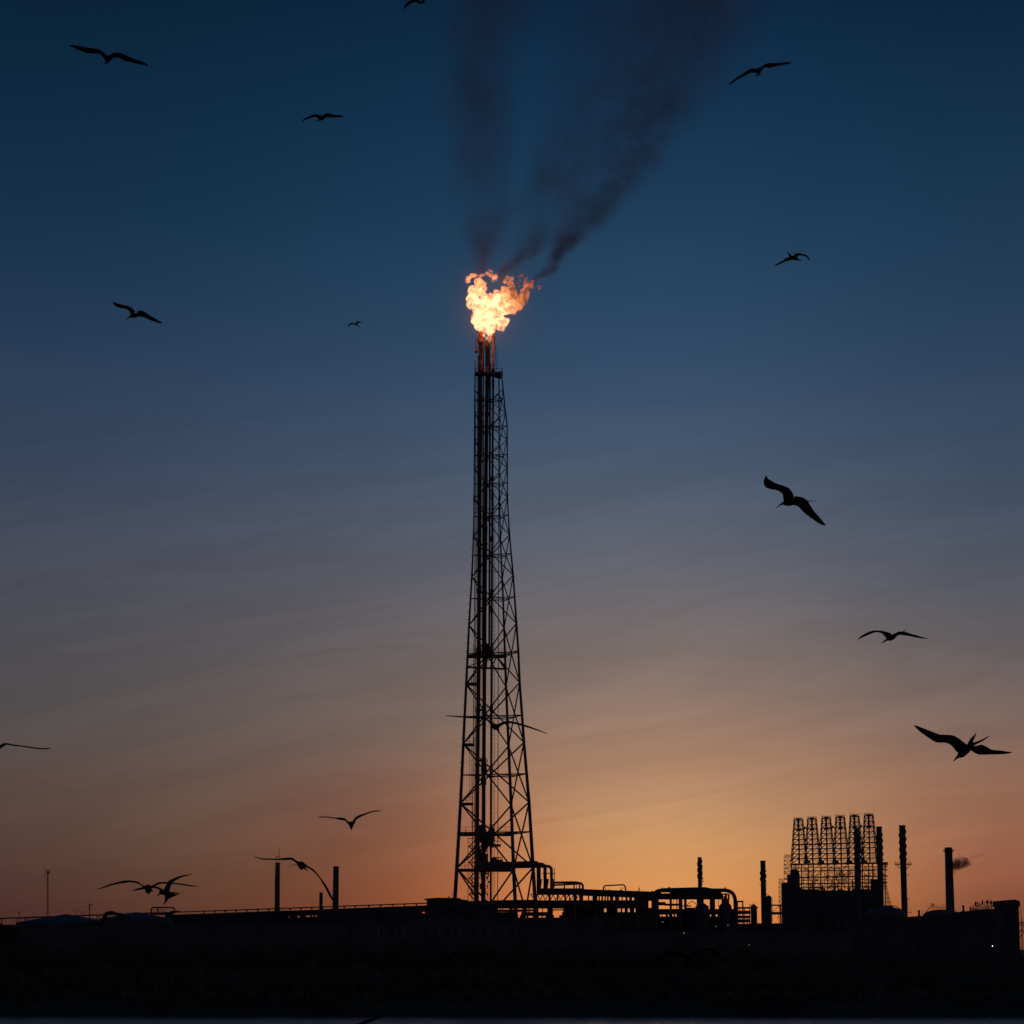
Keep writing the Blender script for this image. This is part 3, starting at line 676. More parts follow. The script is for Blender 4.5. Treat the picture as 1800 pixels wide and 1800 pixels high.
# the big overhead header and its rack (centre right)
D2 = 560.0; g = P(1220, 1650, D2); g.z = GZ
HK = thing('header_rack', 'tall pipe rack carrying a fat header pipe that bends down at its right end', 'pipe rack', g)
MB().ring_tube(bend([P(1150, 1640, D2), P(1150.5, 1568, D2 + .5), P(1163, 1564.5, D2 + .5), P(1241, 1562.5, D2 + .5), P(1252, 1566, D2 + .5)], 1.0), 3.4 * M(D2), 12).build('header_pipe', 'dark', HK, True)
MB().ring_tube(bend([P(1240, 1563, D2 + 1.5), P(1252, 1565, D2 + 1.5), P(1292, 1565, D2 + 1.5), P(1293, 1610, D2 + 1.5), P(1293, 1660, D2 + 1.5)], 2.6, 9), 3.3 * M(D2), 14).build('header_pipe', 'dark', HK, True)
mb = MB(); hbundle(mb, 1149, 1162, 1567, 1581, D2, 6); hbundle(mb, 1161, 1177, 1566, 1568.6, D2, 6); hbundle(mb, 1149, 1271, 1570.5, 1581, D2, 6); hbundle(mb, 1177, 1268, 1564, 1571, D2, 6); mb.build('pipe_bundle', 'dark', HK, True)
mb = MB(); windows(mb, 1145, 1294, 1580.5, 1598.5, D2, [(1149, 1151.5), (1158, 1177), (1181, 1189), (1190.8, 1193), (1199.5, 1202.5), (1207, 1225), (1237, 1247.5), (1257, 1268.5), (1282, 1289.5)], 5); mb.build('upright_equipment', 'dark', HK)
mb = MB(); hbundle(mb, 1158, 1170, 1585.5, 1591.5, D2 + 1, 4); hbundle(mb, 1168, 1193, 1588.5, 1592, D2 + 1, 4, 0, 4); hbundle(mb, 1199, 1215, 1591.5, 1593.5, D2 + 1, 3, 0, 4); hbundle(mb, 1207, 1222, 1595.5, 1598, D2 + 1, 3)
mb.tube(P(1207, 1591, D2), P(1216, 1584, D2), .1, 4).tube(P(1216, 1584, D2), P(1226, 1591, D2), .1, 4).tube(P(1184, 1581, D2), P(1184, 1598, D2), .06, 4).tube(P(1263, 1581, D2), P(1263, 1596, D2), .08, 4)
hbundle(mb, 1145, 1294, 1598, 1607, D2, 6); hbundle(mb, 1145, 1294, 1611, 1620, D2, 6); hbundle(mb, 1145, 1294, 1621, 1665, D2, 6, 0, 5); mb.build('pipe_bundle', 'dark', HK, True)
mb = MB(); windows(mb, 1145, 1294, 1602, 1607, D2, [(1182, 1184), (1187, 1189), (1216, 1220)], 5); windows(mb, 1145, 1294, 1606.5, 1611.5, D2, [(1145, 1147), (1160, 1163), (1164.5, 1170), (1174, 1176), (1182, 1184), (1187, 1189.5), (1248, 1250), (1258, 1261.5)], 5); windows(mb, 1145, 1294, 1619.5, 1622, D2, [(1146, 1148), (1162.5, 1167)], 4); mb.build('upright_equipment', 'dark', HK)
mb = MB()
for x in (1153, 1179, 1196, 1231, 1253, 1276): post(mb, x, 1570, D2, 3.4, 5.5)
mb.build('rack_column', 'steel', HK)
mb = MB().box(P(1271, 0, D2).x, P(1283, 0, D2).x, D2, D2 + 1, P(0, 1573, D2).z, P(0, 1571, D2).z).box(P(1280, 0, D2).x, P(1282.5, 0, D2).x, D2 - .3, D2 + .8, P(0, 1582, D2).z, P(0, 1572, D2).z)
mb.tube(P(1268, 1572, D2), P(1280, 1584, D2), .16, 4).lathe(tuple(P(1275, 0, D2 + 2))[:2], [(1.5, P(0, 1600, D2).z), (1.4, P(0, 1592, D2).z), (.5, P(0, 1584, D2).z), (.3, P(0, 1575, D2).z)], 10)
mb.build('valve_stand', 'dark', HK)
MB().tube(P(1176, 1561, D2), P(1176, 1559, D2), .2, 5).tube(P(1164, 1563, D2), P(1164, 1559, D2), .08, 5).tube(P(1274.5, 1562, D2), P(1274.5, 1560, D2), .2, 5).build('pipe_fitting', 'dark', HK)
def tank_cone(name, label, x, w, ytop, yshoulder, D, group=None, m='tank', dome=False, cat='tank', parts=True):
    c = P(x, ytop, D); r = w / 2 * M(D); zs = P(x, yshoulder, D).z; zt = c.z
    g = Vector((c.x, c.y, GZ)); t_ = thing(name, label, cat, g, group)
    MB().lathe((c.x, c.y), [(r, GZ - .3), (r, zs)], 40).build('shell', m, t_, True)
    pr = [(r * 1.01, zs), (r * 1.01, zs + .1)]
    for k in range(1, 9):
        a = k / 8; pr.append((r * math.cos(a * math.pi / 2) + .3 if dome else r * (1 - a) + .3, zs + .1 + (zt - zs) * (math.sin(a * math.pi / 2) if dome else a)))
    MB().lathe((c.x, c.y), pr, 40).build('roof', m, t_, True)
    mb = MB()
    for k in range(40):
        a = 2 * math.pi * k / 40; mb.tube((c.x + r * math.cos(a), c.y + r * math.sin(a), zs), (c.x + r * math.cos(a), c.y + r * math.sin(a), zs + 1.1), .04, 4)
    mb.ring_tube([(c.x + r * math.cos(a), c.y + r * math.sin(a), zs + 1.1) for a in [2 * math.pi * k / 40 for k in range(41)]], .035, 4)
    if w > 60: mb.build('roof_railing', 'steel', t_)
    return t_
tank_cone('hopper_tank', 'dark round tank with conical roof under the fat header pipe', 1234, 23, 1587, 1596, 557, m='clad')
tank_cone('process_drum', 'squat dark drum with cone top beside the header bend', 1275, 16, 1590, 1598, 556, m='dark')

# small rack and vessel between header bend and stacks
D3 = 600.0; g = P(1308, 1650, D3); g.z = GZ
SK = thing('cable_rack', 'low open grid rack of cable trays right of the header bend', 'rack', g)
mb = MB()
for (x0, x1, y0, y1) in ((1293, 1305, 1583.5, 1586), (1297, 1319, 1594.5, 1597.3), (1293, 1319, 1601, 1606.5), (1293, 1319, 1609.5, 1614), (1293, 1319, 1616, 1621.5), (1293, 1319, 1624, 1640), (1319, 1420, 1623, 1660), (1293, 1320, 1640, 1670)): hbundle(mb, x0, x1, y0, y1, D3, 3, 0, 4)
mb.build('cable_tray', 'dark', SK, True)
mb = MB()
for x, y in ((1296.5, 1584), (1305.5, 1583), (1300, 1597), (1317.5, 1597), (1308.5, 1597), (1314, 1610)): post(mb, x, y, D3, 1.4 if x != 1305.5 else 2.2, 3)
mb.build('rack_column', 'steel', SK)
c = P(1325, 1592, D3); g = Vector((c.x, c.y, GZ))
VS = thing('vertical_vessel', 'small dark upright vessel with a railed top platform beside the slim stack', 'vessel', g)
r = 5.5 * M(D3); zt = P(0, 1595, D3).z
MB().lathe((c.x, c.y), [(r, GZ - .2), (r, zt - .3), (r * .7, zt + .4), (r * .2, zt + .8)], 16).build('shell', 'dark', VS, True)
mb = MB()
for x in (1317.8, 1319.5, 1330, 1332): mb.tube(P(x, 1598, D3), P(x, 1589 if x < 1325 else 1592, D3), .06, 4)
mb.tube(P(1317.8, 1590, D3), P(1322, 1589.5, D3), .05, 4).tube(P(1317.5, 1595.5, D3), P(1332.5, 1595.5, D3), .16, 4).tube(P(1322, 1590, D3), P(1327, 1584.5, D3), .05, 4).lathe(tuple(P(1323.5, 0, D3))[:2], [(.5, P(0, 1596, D3).z), (.5, P(0, 1592.5, D3).z), (.1, P(0, 1591, D3).z)], 8)
mb.build('railed_platform', 'steel', VS)

# ------------------------------------------------------------------ stacks
def stack(label, xb, wb, xt, wt, ytop, D, strakes=None, m='dark', plat=None, group='refinery chimney stacks', extras=(), ybot=1700, name='chimney_stack', lip=True):
    ct = P(xt, ytop, D); cb = P(xb, 1612, D); c = (ct.x + cb.x) / 2
    s_ = M(D); zt = ct.z; g = Vector((c, D, GZ))
    t_ = thing(name, label, 'chimney', g, group)
    rb, rt = wb / 2 * s_, wt / 2 * s_
    pr = [(rb, GZ - .5), (rb, cb.z)]
    for k in range(1, 9): pr.append((rb + (rt - rb) * k / 8, cb.z + (zt - cb.z) * k / 8 - (0.02 if k == 8 else 0)))
    pr.append((rt * (1.04 if lip else 1), zt)); 
    sh = MB().lathe((c, D), pr, 28).build('shaft', m, t_, True)
    if lip: MB().lathe((c, D), [(rt * 1.02, zt - 2.2 * s_), (rt * 1.12, zt - 2.1 * s_), (rt * 1.12, zt - 1.0 * s_), (rt * 1.03, zt - .9 * s_), (rt * 1.03, zt + .05)], 24).build('top_ring', m, t_, True)
    if strakes:
        y0, y1, pitch, h = strakes; mb = MB()
        z0, z1 = P(xt, y1, D).z, P(xt, y0, D).z
        turns = (z1 - z0) / (pitch * 3.4 * s_)
        for q in range(3):
            n = int(turns * 60); pts = []
            for i in range(n + 1):
                a = 2 * math.pi * (i / 60 + q / 3); z = z0 + (z1 - z0) * i / n
                rr = rb + (rt - rb) * max(0, (z - cb.z) / (zt - cb.z)) + h * s_ * 0.2
                pts.append((c + rr * math.cos(a), D + rr * math.sin(a), z))
            mb.ring_tube(pts, h * s_ * 0.75, 5)
        mb.build('helical_strake', m, t_)
    for (yp, xl, xr, rail) in (plat or []):
        z = P(xt, yp, D).z; pl = MB()
        a, b_ = P(xl, 0, D).x, P(xr, 0, D).x
        a2, b2 = (xl - xt) * s_ + c, (xr - xt) * s_ + c
        ro = max(abs(a2 - c), abs(b2 - c)); pts = []
        full = (xl < xt - wt / 2 - 1) and (xr > xt + wt / 2 + 1)
        angs = [2 * math.pi * k / 24 for k in range(25)] if full else [(-math.pi * .42 + math.pi * .84 * k / 12) + (0 if xr - xt > xt - xl else math.pi) for k in range(13)]
        th = 1.2 * s_; base_ = len(pl.v)
        rin = rt * 1.0
        for a_ in angs:
            for (rr, zz) in ((rin, z - th), (ro, z - th), (ro, z), (rin, z)): pl.v.append(Vector((c + rr * math.cos(a_), D + rr * math.sin(a_), zz)))
        for i in range(len(angs) - 1):
            for k in range(4): pl.f.append((base_ + i * 4 + k, base_ + i * 4 + (k + 1) % 4, base_ + (i + 1) * 4 + (k + 1) % 4, base_ + (i + 1) * 4 + k))
        for a_ in angs[::2]:
            pl.tube((c + ro * .95 * math.cos(a_), D + ro * .95 * math.sin(a_), z - th), (c + rin * math.cos(a_), D + rin * math.sin(a_), z - th - (ro - rin) * .9), .25 * s_, 4)
        o = pl.build('platform', 'steel', t_)
        rl = MB(); hh = rail * s_
        for a_ in angs[::2]: rl.tube((c + ro * math.cos(a_), D + ro * math.sin(a_), z), (c + ro * math.cos(a_), D + ro * math.sin(a_), z + hh), .16 * s_, 4)
        for f_ in (.5, 1): rl.ring_tube([(c + ro * math.cos(a_), D + ro * math.sin(a_), z + hh * f_) for a_ in angs], .14 * s_, 4)
        rl.build('railing', 'steel', o)
    if extras:
        mb = MB()
        for (dx0, yy0, dx1, yy1, w) in extras: mb.tube(P(xt + dx0, yy0, D), P(xt + dx1, yy1, D), w / 2 * s_, 5)
        mb.build('ladder', 'steel', t_)
    return t_
stack('slim straked chimney stack standing directly behind the fat header pipe', 1230.6, 7.4, 1230.4, 6.8, 1507, 1100, (1512, 1545, 9, 1.5), plat=None, extras=((4, 1520, 4.2, 1556, .8), (3.5, 1544, 6.5, 1544, .6), (3.5, 1549.5, 7, 1549.5, .8), (5.5, 1540, 5.5, 1550, .4)))
stack('straked chimney stack with a small side platform, between header pipe and coker structure', 1342.4, 9.0, 1341.3, 8.8, 1513, 1100, (1530, 1550, 9, 1.5), extras=((-4, 1554, -7, 1554, .9), (4, 1554, 7.5, 1554, .9), (5.6, 1553, 5.2, 1575, .5), (4, 1563, 6, 1563, .6)))
stack('chimney stack standing in front of the fifth derrick of the row', 1508.6, 10.4, 1507.2, 10.0, 1455.5, 1200, (1462, 1530, 10, 1.5), m='steel', lip=False)
stack('straked chimney stack with flat chamfered top touching the sixth derrick', 1547.6, 10.2, 1546.8, 9.8, 1453, 1200, (1466, 1512, 10, 1.6), plat=[(1519, 1546, 1560.5, 3)], extras=((5, 1522, 5, 1595, .7), (5, 1540, 10, 1540, .8), (5, 1560, 11.5, 1560, .8), (8, 1552, 8, 1560, .5), (10, 1553, 10, 1561, .5), (5, 1560, 8, 1550, .5)))
stack('tall free standing straked chimney stack with a ring platform at mid height', 1589.6, 10.4, 1586.6, 10.6, 1450.8, 1150, (1458, 1512, 11, 1.7), plat=[(1518.5, 1572.8, 1601.2, 3.2)], extras=((6, 1522, 8.3, 1600, .7), (6, 1539, 11.5, 1539, .8), (11, 1535, 11, 1539, .5), (7, 1581, 12.5, 1581, 1), (9.5, 1577, 9.5, 1600, .6), (8, 1604, 15.5, 1604, 1), (15, 1600, 15, 1604, .5), (14, 1596, 14, 1600, .5)))
stack('plain thick chimney stack with a steam puff beside it, near the right edge', 1670, 15.0, 1668, 12.9, 1489.5, 900, None, plat=[(1495, 1659.2, 1677, 1.5)], lip=False, m='conc')
stack('plain tapered chimney topped by an open lattice cage and antenna, leftmost stack', 487.2, 9.6, 488.2, 7.0, 1516.5, 900, None, m='conc', lip=False, extras=((-3.2, 1504.5, -3.2, 1517, .7), (3.4, 1504.5, 3.4, 1517, .7), (-3.2, 1505, 3.4, 1505, .8), (-3.2, 1510.5, 3.4, 1510.5, .8), (-3.2, 1510, 3.2, 1505, .4), (0, 1505, 0, 1517, .5), (2.3, 1505, 2.9, 1489, .5), (2.2, 1500.5, 2.5, 1499.8, 1.6), (2.7, 1494.5, 2.9, 1493.5, 1.3), (2.8, 1490, 2.9, 1489, 1.2), (-4.5, 1516, -5, 1600, 1), (-5, 1518, 5.3, 1518, .5), (4.2, 1519, 5.8, 1519, 1.2)))
stack('short plain round chimney left of the tapered concrete one', 564.2, 6.2, 564, 5.8, 1568.5, 900, None, m='conc', lip=False)
stack('plain tapered concrete chimney crossed by a bird wing tip', 589.8, 11.0, 590.5, 9.6, 1523, 900, None, m='conc', lip=True)

# ------------------------------------------------------------------ coker structure with six derricks
DK = 1250.0; sK = M(DK)
g = P(1470, 1650, DK); g.z = GZ
CK = thing('coker_structure', 'huge open steel grid structure carrying the row of six derricks', 'industrial structure', g)
def XZ(x, y, D=DK): p = P(x, y, D); return p
Ds = (DK - 9, DK + 9)
dx = [1405, 1428.8, 1454, 1478.8, 1504, 1529.2]; dy = [1437.5, 1436, 1434.8, 1433.2, 1431.3, 1430]
mb = MB()
cols = [1391, 1399, 1409, 1421, 1430, 1443, 1455, 1467, 1479, 1491, 1503, 1516, 1527, 1534, 1546, 1556]
for x in cols:
    for D in Ds: mb.tube(P(x, 1690, D), P(x, 1518, D), (1.25 if D < DK else .9) * sK, 4)
for y, w in ((1518.5, 2.1), (1524.5, .8), (1530.5, 1.3), (1541.5, 1.6), (1547, .7), (1553, 1.6), (1559, .9)):
    for D in Ds: mb.tube(P(1390, y + 1, D), P(1560, y - 1.5, D), w * sK, 4)
for y in (1518.5, 1541.5, 1553):
    for x in cols: mb.tube(P(x, y, Ds[0]), P(x, y, Ds[1]), .7 * sK, 4)
rr = random.Random(5)
for i in range(len(cols) - 1):
    for y0, y1 in ((1518.5, 1530.5), (1530.5, 1541.5), (1541.5, 1553), (1553, 1564)):
        for D in Ds:
            if rr.random() < .75:
                a, b_ = (cols[i], cols[i + 1]) if rr.random() < .5 else (cols[i + 1], cols[i]); mb.tube(P(a, y0, D), P(b_, y1, D), .5 * sK, 4)
mb.build('grid_frame', 'steel', CK)
mb = MB()                                   # clutter of pipes, stairs and cable trays inside the grid
for k in range(420):
    x = rr.uniform(1408, 1555); y = rr.uniform(1522, 1562); D = rr.uniform(*Ds)
    if rr.random() < .5: mb.tube(P(x, y, D), P(x, y + rr.uniform(5, 18), D), rr.uniform(.25, .7) * sK, 4)
    elif rr.random() < .6: mb.tube(P(x, y, D), P(x + rr.uniform(3, 10), y + rr.uniform(-6, 6), D), rr.uniform(.25, .5) * sK, 4)
    else: mb.tube(P(x, y, D), P(x + rr.uniform(3, 12), y, D), rr.uniform(.3, .7) * sK, 4)
mb.build('pipework', 'dark', CK)
for x in (1419, 1443, 1468.5, 1492.5, 1519):   # top unheading gear on the deck
    c = P(x, 1517, DK - 3); r = 4 * sK
    MB().lathe((c.x, c.y), [(r * 1.2, c.z), (r, c.z + r * .7), (r * .6, c.z + r * 1.2), (r * .3, c.z + r * 1.8)], 10).box(c.x - r * .3, c.x + r * 1.3, c.y - r, c.y + r, c.z, c.z + r).build('deck_winch', 'dark', CK)
for x in dx:
    c = P(x, 1563, DK); r = 10.2 * sK; MB().lathe((c.x, c.y), [(r * .5, GZ), (r, GZ + 12), (r, c.z - 5), (r * .7, c.z - 1)], 20).build('coke_drum', 'dark', CK, True)
mb = MB()                                   # furnace block and walkways that hide the drums
for (x0, x1, y0, y1, D) in ((1400, 1440, 1563.5, 1690, DK - 14), (1440.3, 1500, 1565.5, 1690, DK - 14), (1500.3, 1533.5, 1563, 1690, DK - 14), (1375.5, 1384, 1552, 1690, DK - 16), (1384.3, 1409, 1560, 1690, DK - 16), (1534, 1546, 1546, 1690, DK - 14), (1555, 1568, 1592, 1690, DK - 15)):
    a, b_ = P(x0, 0, D).x, P(x1, 0, D).x; mb.box(a, b_, D - 4, D + 4, GZ, P(0, y0, D).z)
mb.build('heater_block', 'dark', CK)
mb = MB(); rq = random.Random(77)                 # ducts, ledges, ladders and stairs on the faces of the heater block
for k in range(110):
    x = rq.uniform(1378, 1550); y = rq.uniform(1567, 1640); D = DK - 21 - rq.random() * 2
    if rq.random() < .45: mb.tube(P(x, y, D), P(x, y + rq.uniform(6, 40), D), rq.uniform(.3, 1.3) * sK, 6)
    elif rq.random() < .8: mb.tube(P(x, y, D), P(min(1551, x + rq.uniform(6, 40)), y, D), rq.uniform(.3, .9) * sK, 5)
    else: mb.tube(P(x, y, D), P(min(1551, x + rq.uniform(5, 14)), y + rq.uniform(5, 12), D), .35 * sK, 4)
mb.build('ductwork', 'steel', CK)
mb = MB()
for k in range(42):
    x = 1402 + k * 3.6; D = DK - 15; h = rr.choice((1, 2, 3, 4, 6, 9)) * rr.uniform(.6, 1.1); w = rr.uniform(.8, 2.2) / 2 * sK
    c = P(x, 1567, D); mb.box(c.x - w, c.x + w, D - 2, D + 2, c.z, c.z + h * sK)
for k in range(9):
    x = 1558 + k * 1.2; mb.tube(P(x, 1600, DK - 12), P(x, 1553 + k * 5, DK - 12), .35 * sK, 4)
for y in (1562, 1570, 1578, 1586, 1592): mb.tube(P(1555, y, DK - 12), P(1559 + (y - 1560) * .32, y, DK - 12), .5 * sK, 4)
mb.ring_tube(bend([P(1567, 1592, DK - 12), P(1574, 1592.5, DK - 12), P(1590, 1603, DK - 12)], 3), .8 * sK, 5)
for k in range(16):
    x = rr.uniform(1408, 1535); y = rr.uniform(1557, 1563); mb.tube(P(x, y, DK - 15), P(min(1540, x + rr.uniform(5, 22)), y, DK - 15), rr.uniform(.4, .8) * sK, 5)
mb.build('roof_equipment', 'dark', CK)
# big dark fractionator and lattice stair towers on the left flank
c = P(1397, 1530, DK - 12); r = 8.4 * sK
MB().lathe((c.x, c.y), [(r, GZ), (r, c.z - 2), (r * .85, c.z - .6), (r * .5, c.z + .4), (r * .2, c.z + .8)], 22).build('fractionator', 'dark', CK, True)
c = P(1386.5, 1537, DK - 13); r = 3.2 * sK
MB().lathe((c.x, c.y), [(r, GZ), (r, c.z - .6), (r * .4, c.z)], 14).build('fractionator', 'dark', CK, True)
def latt(x0, x1, yt, D, rows, w=.45):
    mb = MB()
    for x in (x0, x1):
        for d in (D, D + 6): mb.tube(P(x, 1690, d), P(x, yt, d), w * 1.3 * M(D), 4)
    for i, y in enumerate(rows):
        for d in (D, D + 6): mb.tube(P(x0, y, d), P(x1, y, d), w * 1.3 * M(D), 4)
        mb.tube(P(x0, y, D), P(x0, y, D + 6), w * M(D), 4); mb.tube(P(x1, y, D), P(x1, y, D + 6), w * M(D), 4)
        if i < len(rows) - 1:
            a, b_ = (x0, x1) if i % 2 else (x1, x0); mb.tube(P(a, y, D), P(b_, rows[i + 1], D), w * M(D), 4); mb.tube(P(b_, y, D + 6), P(a, rows[i + 1], D + 6), w * M(D), 4)
    return mb
latt(1378.3, 1403.5, 1506, DK - 4, [1506.5, 1520, 1526, 1535, 1545, 1552]).build('stair_tower', 'steel', CK)
latt(1378.3, 1390.5, 1506, DK - 6, [1503, 1506.5, 1513, 1520, 1532, 1546]).build('stair_tower', 'steel', CK)
latt(1369.4, 1376.5, 1545, DK - 8, [1545, 1551, 1560, 1568, 1576, 1584, 1592]).build('stair_tower', 'steel', CK)
mb = MB()
for y0, y1 in ((1590.5, 1592.8), (1603.5, 1608)): mb.box(P(1353, 0, DK).x, P(1378, 0, DK).x, DK - 9, DK - 5, P(0, y1, DK).z, P(0, y0, DK).z)
mb.tube(P(1358, 1603, DK - 7), P(1369, 1593, DK - 7), .5 * sK, 4).tube(P(1370, 1593, DK - 7), P(1376, 1603, DK - 7), .5 * sK, 4).tube(P(1366, 1616, DK - 7), P(1370, 1608, DK - 7), .5 * sK, 4)
mb.box(P(1368.5, 0, DK).x, P(1370.5, 0, DK).x, DK - 8, DK - 6, GZ, P(0, 1593, DK).z)
mb.build('conveyor_bridge', 'dark', CK)
c = P(1351, 1574, 1090); g = Vector((c.x, c.y, GZ))
T = thing('reactor_column', 'stout dark vessel with domed top standing against the straked stack', 'vessel', g)
r = 5.0 * M(1090); MB().lathe((c.x, c.y), [(r, GZ - .3), (r, c.z - 1.2), (r * .75, c.z - .3), (r * .3, c.z)], 16).build('shell', 'dark', T, True)
MB().tube(P(1354, 1575, 1088), P(1358, 1580, 1088), .15, 5).tube(P(1357.5, 1580, 1088), P(1357.5, 1620, 1088), .12, 5).tube(P(1347, 1574, 1088), P(1347, 1570, 1088), .15, 5).tube(P(1350, 1574, 1088), P(1350, 1571, 1088), .12, 5).build('nozzle_piping', 'steel', T)

lab6 = ['leftmost derrick of the six on the coker structure', 'second derrick from the left, tied by a beam to the leftmost one', 'third derrick from the left in the row of six',
        'fourth derrick from the left in the row of six', 'fifth derrick from the left, half hidden behind a chimney stack', 'rightmost and highest derrick of the six on the coker structure']
def make_derrick(x, yt, label):
    D = DK; g = P(x, 1518, D); c = g.x
    t_ = thing('derrick', label, 'derrick', g, 'derricks on the coker structure')
    zt = P(x, yt + 3.5, D).z; zb = g.z; H = zt - zb
    def wd(f): return (7.0 + 6.2 * (1 - f) ** 0.9) * sK   # half width at height fraction
    def cor(f, i): w = wd(f); sx_, sy_ = ((-1, -1), (1, -1), (1, 1), (-1, 1))[i]; return Vector((c + sx_ * w, D + sy_ * w, zb + H * f))
    for i in range(4): MB().tube(cor(0, i), cor(1, i), 1.05 * sK, 4, .8 * sK).build('leg', 'steel', t_)
    lv = [0, .115, .22, .33, .44, .55, .66, .77, .88, 1.0]
    mb = MB()
    for k in range(len(lv) - 1):
        for i in range(4):
            j = (i + 1) % 4
            mb.tube(cor(lv[k + 1], i), cor(lv[k + 1], j), 0.62 * sK, 4)
            m_ = (cor(lv[k + 1], i) + cor(lv[k + 1], j)) / 2
            mb.tube(cor(lv[k], i), m_, .55 * sK, 4); mb.tube(cor(lv[k], j), m_, .55 * sK, 4)
    mb.build('lattice', 'steel', t_)
    ms = MB().tube((c - .3 * sK, D, zb), (c - .3 * sK, D, zt), 1.1 * sK, 6).tube((c + 2.2 * sK, D + 3, zb), (c + 2.2 * sK, D + 3, zb + H * .72), .8 * sK, 6)
    ms.box(c - 3 * sK, c + 3 * sK, D - 2, D + 2, zb + H * .74, zb + H * .8).tube((c - .2 * sK, D, zb + H * .78), (c - .2 * sK, D, zt), 2.0 * sK, 6)
    ms.build('drill_stem', 'dark', t_)
    w = wd(1) * 1.06; cr = MB().box(c - w, c + w, D - w, D + w, zt - .9 * sK, zt + .5 * sK)
    cr.box(c - 3 * sK, c + 3 * sK, D - 3, D + 3, zt + .5 * sK, zt + 2.2 * sK)
    cb = cr.build('crown_block', 'dark', t_)
    rl = MB()
    for i in range(7):
        xx = c - w + 2 * w * i / 6
        for yy in (D - w, D + w): rl.tube((xx, yy, zt), (xx, yy, zt + 4.0 * sK), .22 * sK, 4)
    for h in (2.0, 3.8):
        for yy in (D - w, D + w): rl.tube((c - w, yy, zt + h * sK), (c + w, yy, zt + h * sK), .2 * sK, 4)
        for xx in (c - w, c + w): rl.tube((xx, D - w, zt + h * sK), (xx, D + w, zt + h * sK), .2 * sK, 4)
    rl.tube((c - w * .9, D, zt), (c - w * .9, D, zt + 6 * sK), .2 * sK, 4)
    rl.build('railing', 'steel', cb)
    return t_
for x, y, l in zip(dx, dy, lab6): make_derrick(x, y, l)
for (a, b_, lb) in ((0, 1, 'left'), (2, 3, 'middle'), (4, 5, 'right')):
    g = P((dx[a] + dx[b_]) / 2, 1456, DK)
    br = thing('link_bridge', f'narrow railed steel bridge joining the {lb} pair of derricks', 'bridge', g, 'bridges between the derricks')
    y0 = 1457.5 - a * .8
    MB().tube(P(dx[a] - 7, y0, DK - 6), P(dx[b_] + 9, y0 - 1, DK - 6), .75 * sK, 4).build('girder', 'steel', br); MB().tube(P(dx[a] - 7, y0, DK + 6), P(dx[b_] + 9, y0 - 1, DK + 6), .6 * sK, 4).build('girder', 'steel', br)
    MB().tube(P(dx[a] - 10, y0 + 28, DK - 8), P(dx[b_] + 11, y0 + 27, DK - 8), .75 * sK, 4).build('girder', 'steel', br); MB().tube(P(dx[a] - 10, y0 + 28, DK + 8), P(dx[b_] + 11, y0 + 27, DK + 8), .55 * sK, 4).build('girder', 'steel', br)
    mb = MB(); xm = dx[a] + 9
    for k in range(5): mb.tube(P(xm + k * 1.6, y0 - 1, DK - 6), P(xm + k * 1.6, y0 - 4.5, DK - 6), .3 * sK, 4)
    mb.box(P(xm, 0, DK).x, P(xm + 3, 0, DK).x, DK - 6, DK - 3, P(0, y0, DK).z, P(0, y0 - 3.4, DK).z)
    mb.build('cabin', 'dark', br)

# ------------------------------------------------------------------ right side: domes, sheds, building
tank_cone('storage_tank', 'pale domed storage tank in front of the coker structure, left of the tall free stack', 1557, 68, 1594.5, 1611, 760, 'pale storage tanks', dome=True)
tank_cone('storage_tank', 'pale domed storage tank at the foot of the thick plain chimney', 1655, 62, 1599, 1612, 800, 'pale storage tanks', dome=True)
D5 = 640.0
def quad_building(name, label, cat, pts, D, depth, m='clad', group=None):
    w = [P(x, y, D) for x, y in pts]; x0, x1 = w[0].x, w[-1].x
    g = Vector(((x0 + x1) / 2, D, GZ)); t_ = thing(name, label, cat, g, group)
    low = min(p.z for p in w) - 1.2
    MB().box(x0 + .3, x1 - .3, D + .3, D + depth - .3, GZ - .3, low).build('wall', m, t_)
    MB().prism([(x0, low + .003), (x1, low + .003)] + [(p.x, p.z) for p in w[::-1]], D, D + depth).build('roof', 'dark', t_)
    return t_, w
sh, w_ = quad_building('long_shed', 'long dark ribbed shed with sloping roofline between the tall stacks and right building', 'shed', [(1562, 1614), (1596, 1611.5), (1640, 1608.5), (1700, 1601.5), (1748, 1597.5), (1766, 1597)], D5, 22)
rr = random.Random(19); mb = MB()
for k in range(20):
    x = rr.uniform(1606, 1700); yr = 1611 - (x - 1600) * .095; h = rr.uniform(1.5, 5)
    if rr.random() < .6: mb.tube(P(x, yr + 2, D5 + 2), P(x, yr - h, D5 + 2), rr.uniform(.25, .7) * M(D5), 5)
    else: mb.tube(P(x, yr - 2, D5 + 2), P(x + rr.uniform(4, 10), yr - 2.8, D5 + 2), .35 * M(D5), 5).tube(P(x, yr + 2, D5 + 2), P(x, yr - 2, D5 + 2), .3 * M(D5), 4)
mb.build('roof_pipework', 'dark', sh)
def roof_vent(x, yt, yb, label):
    c = P(x, yt, D5 + 4); s_ = M(D5); zb = P(x, yb + 3, D5 + 4).z
    o = MB().lathe((c.x, c.y), [(3.2 * s_, zb), (2.6 * s_, zb + 2.5 * s_), (1.7 * s_, zb + 4.5 * s_), (1.8 * s_, c.z - 2.2 * s_), (2.5 * s_, c.z - 1.6 * s_), (2.4 * s_, c.z)], 14).build('roof_vent', 'dark', None, True)
    tag(o, label, 'roof vent', 'vents on the long shed')
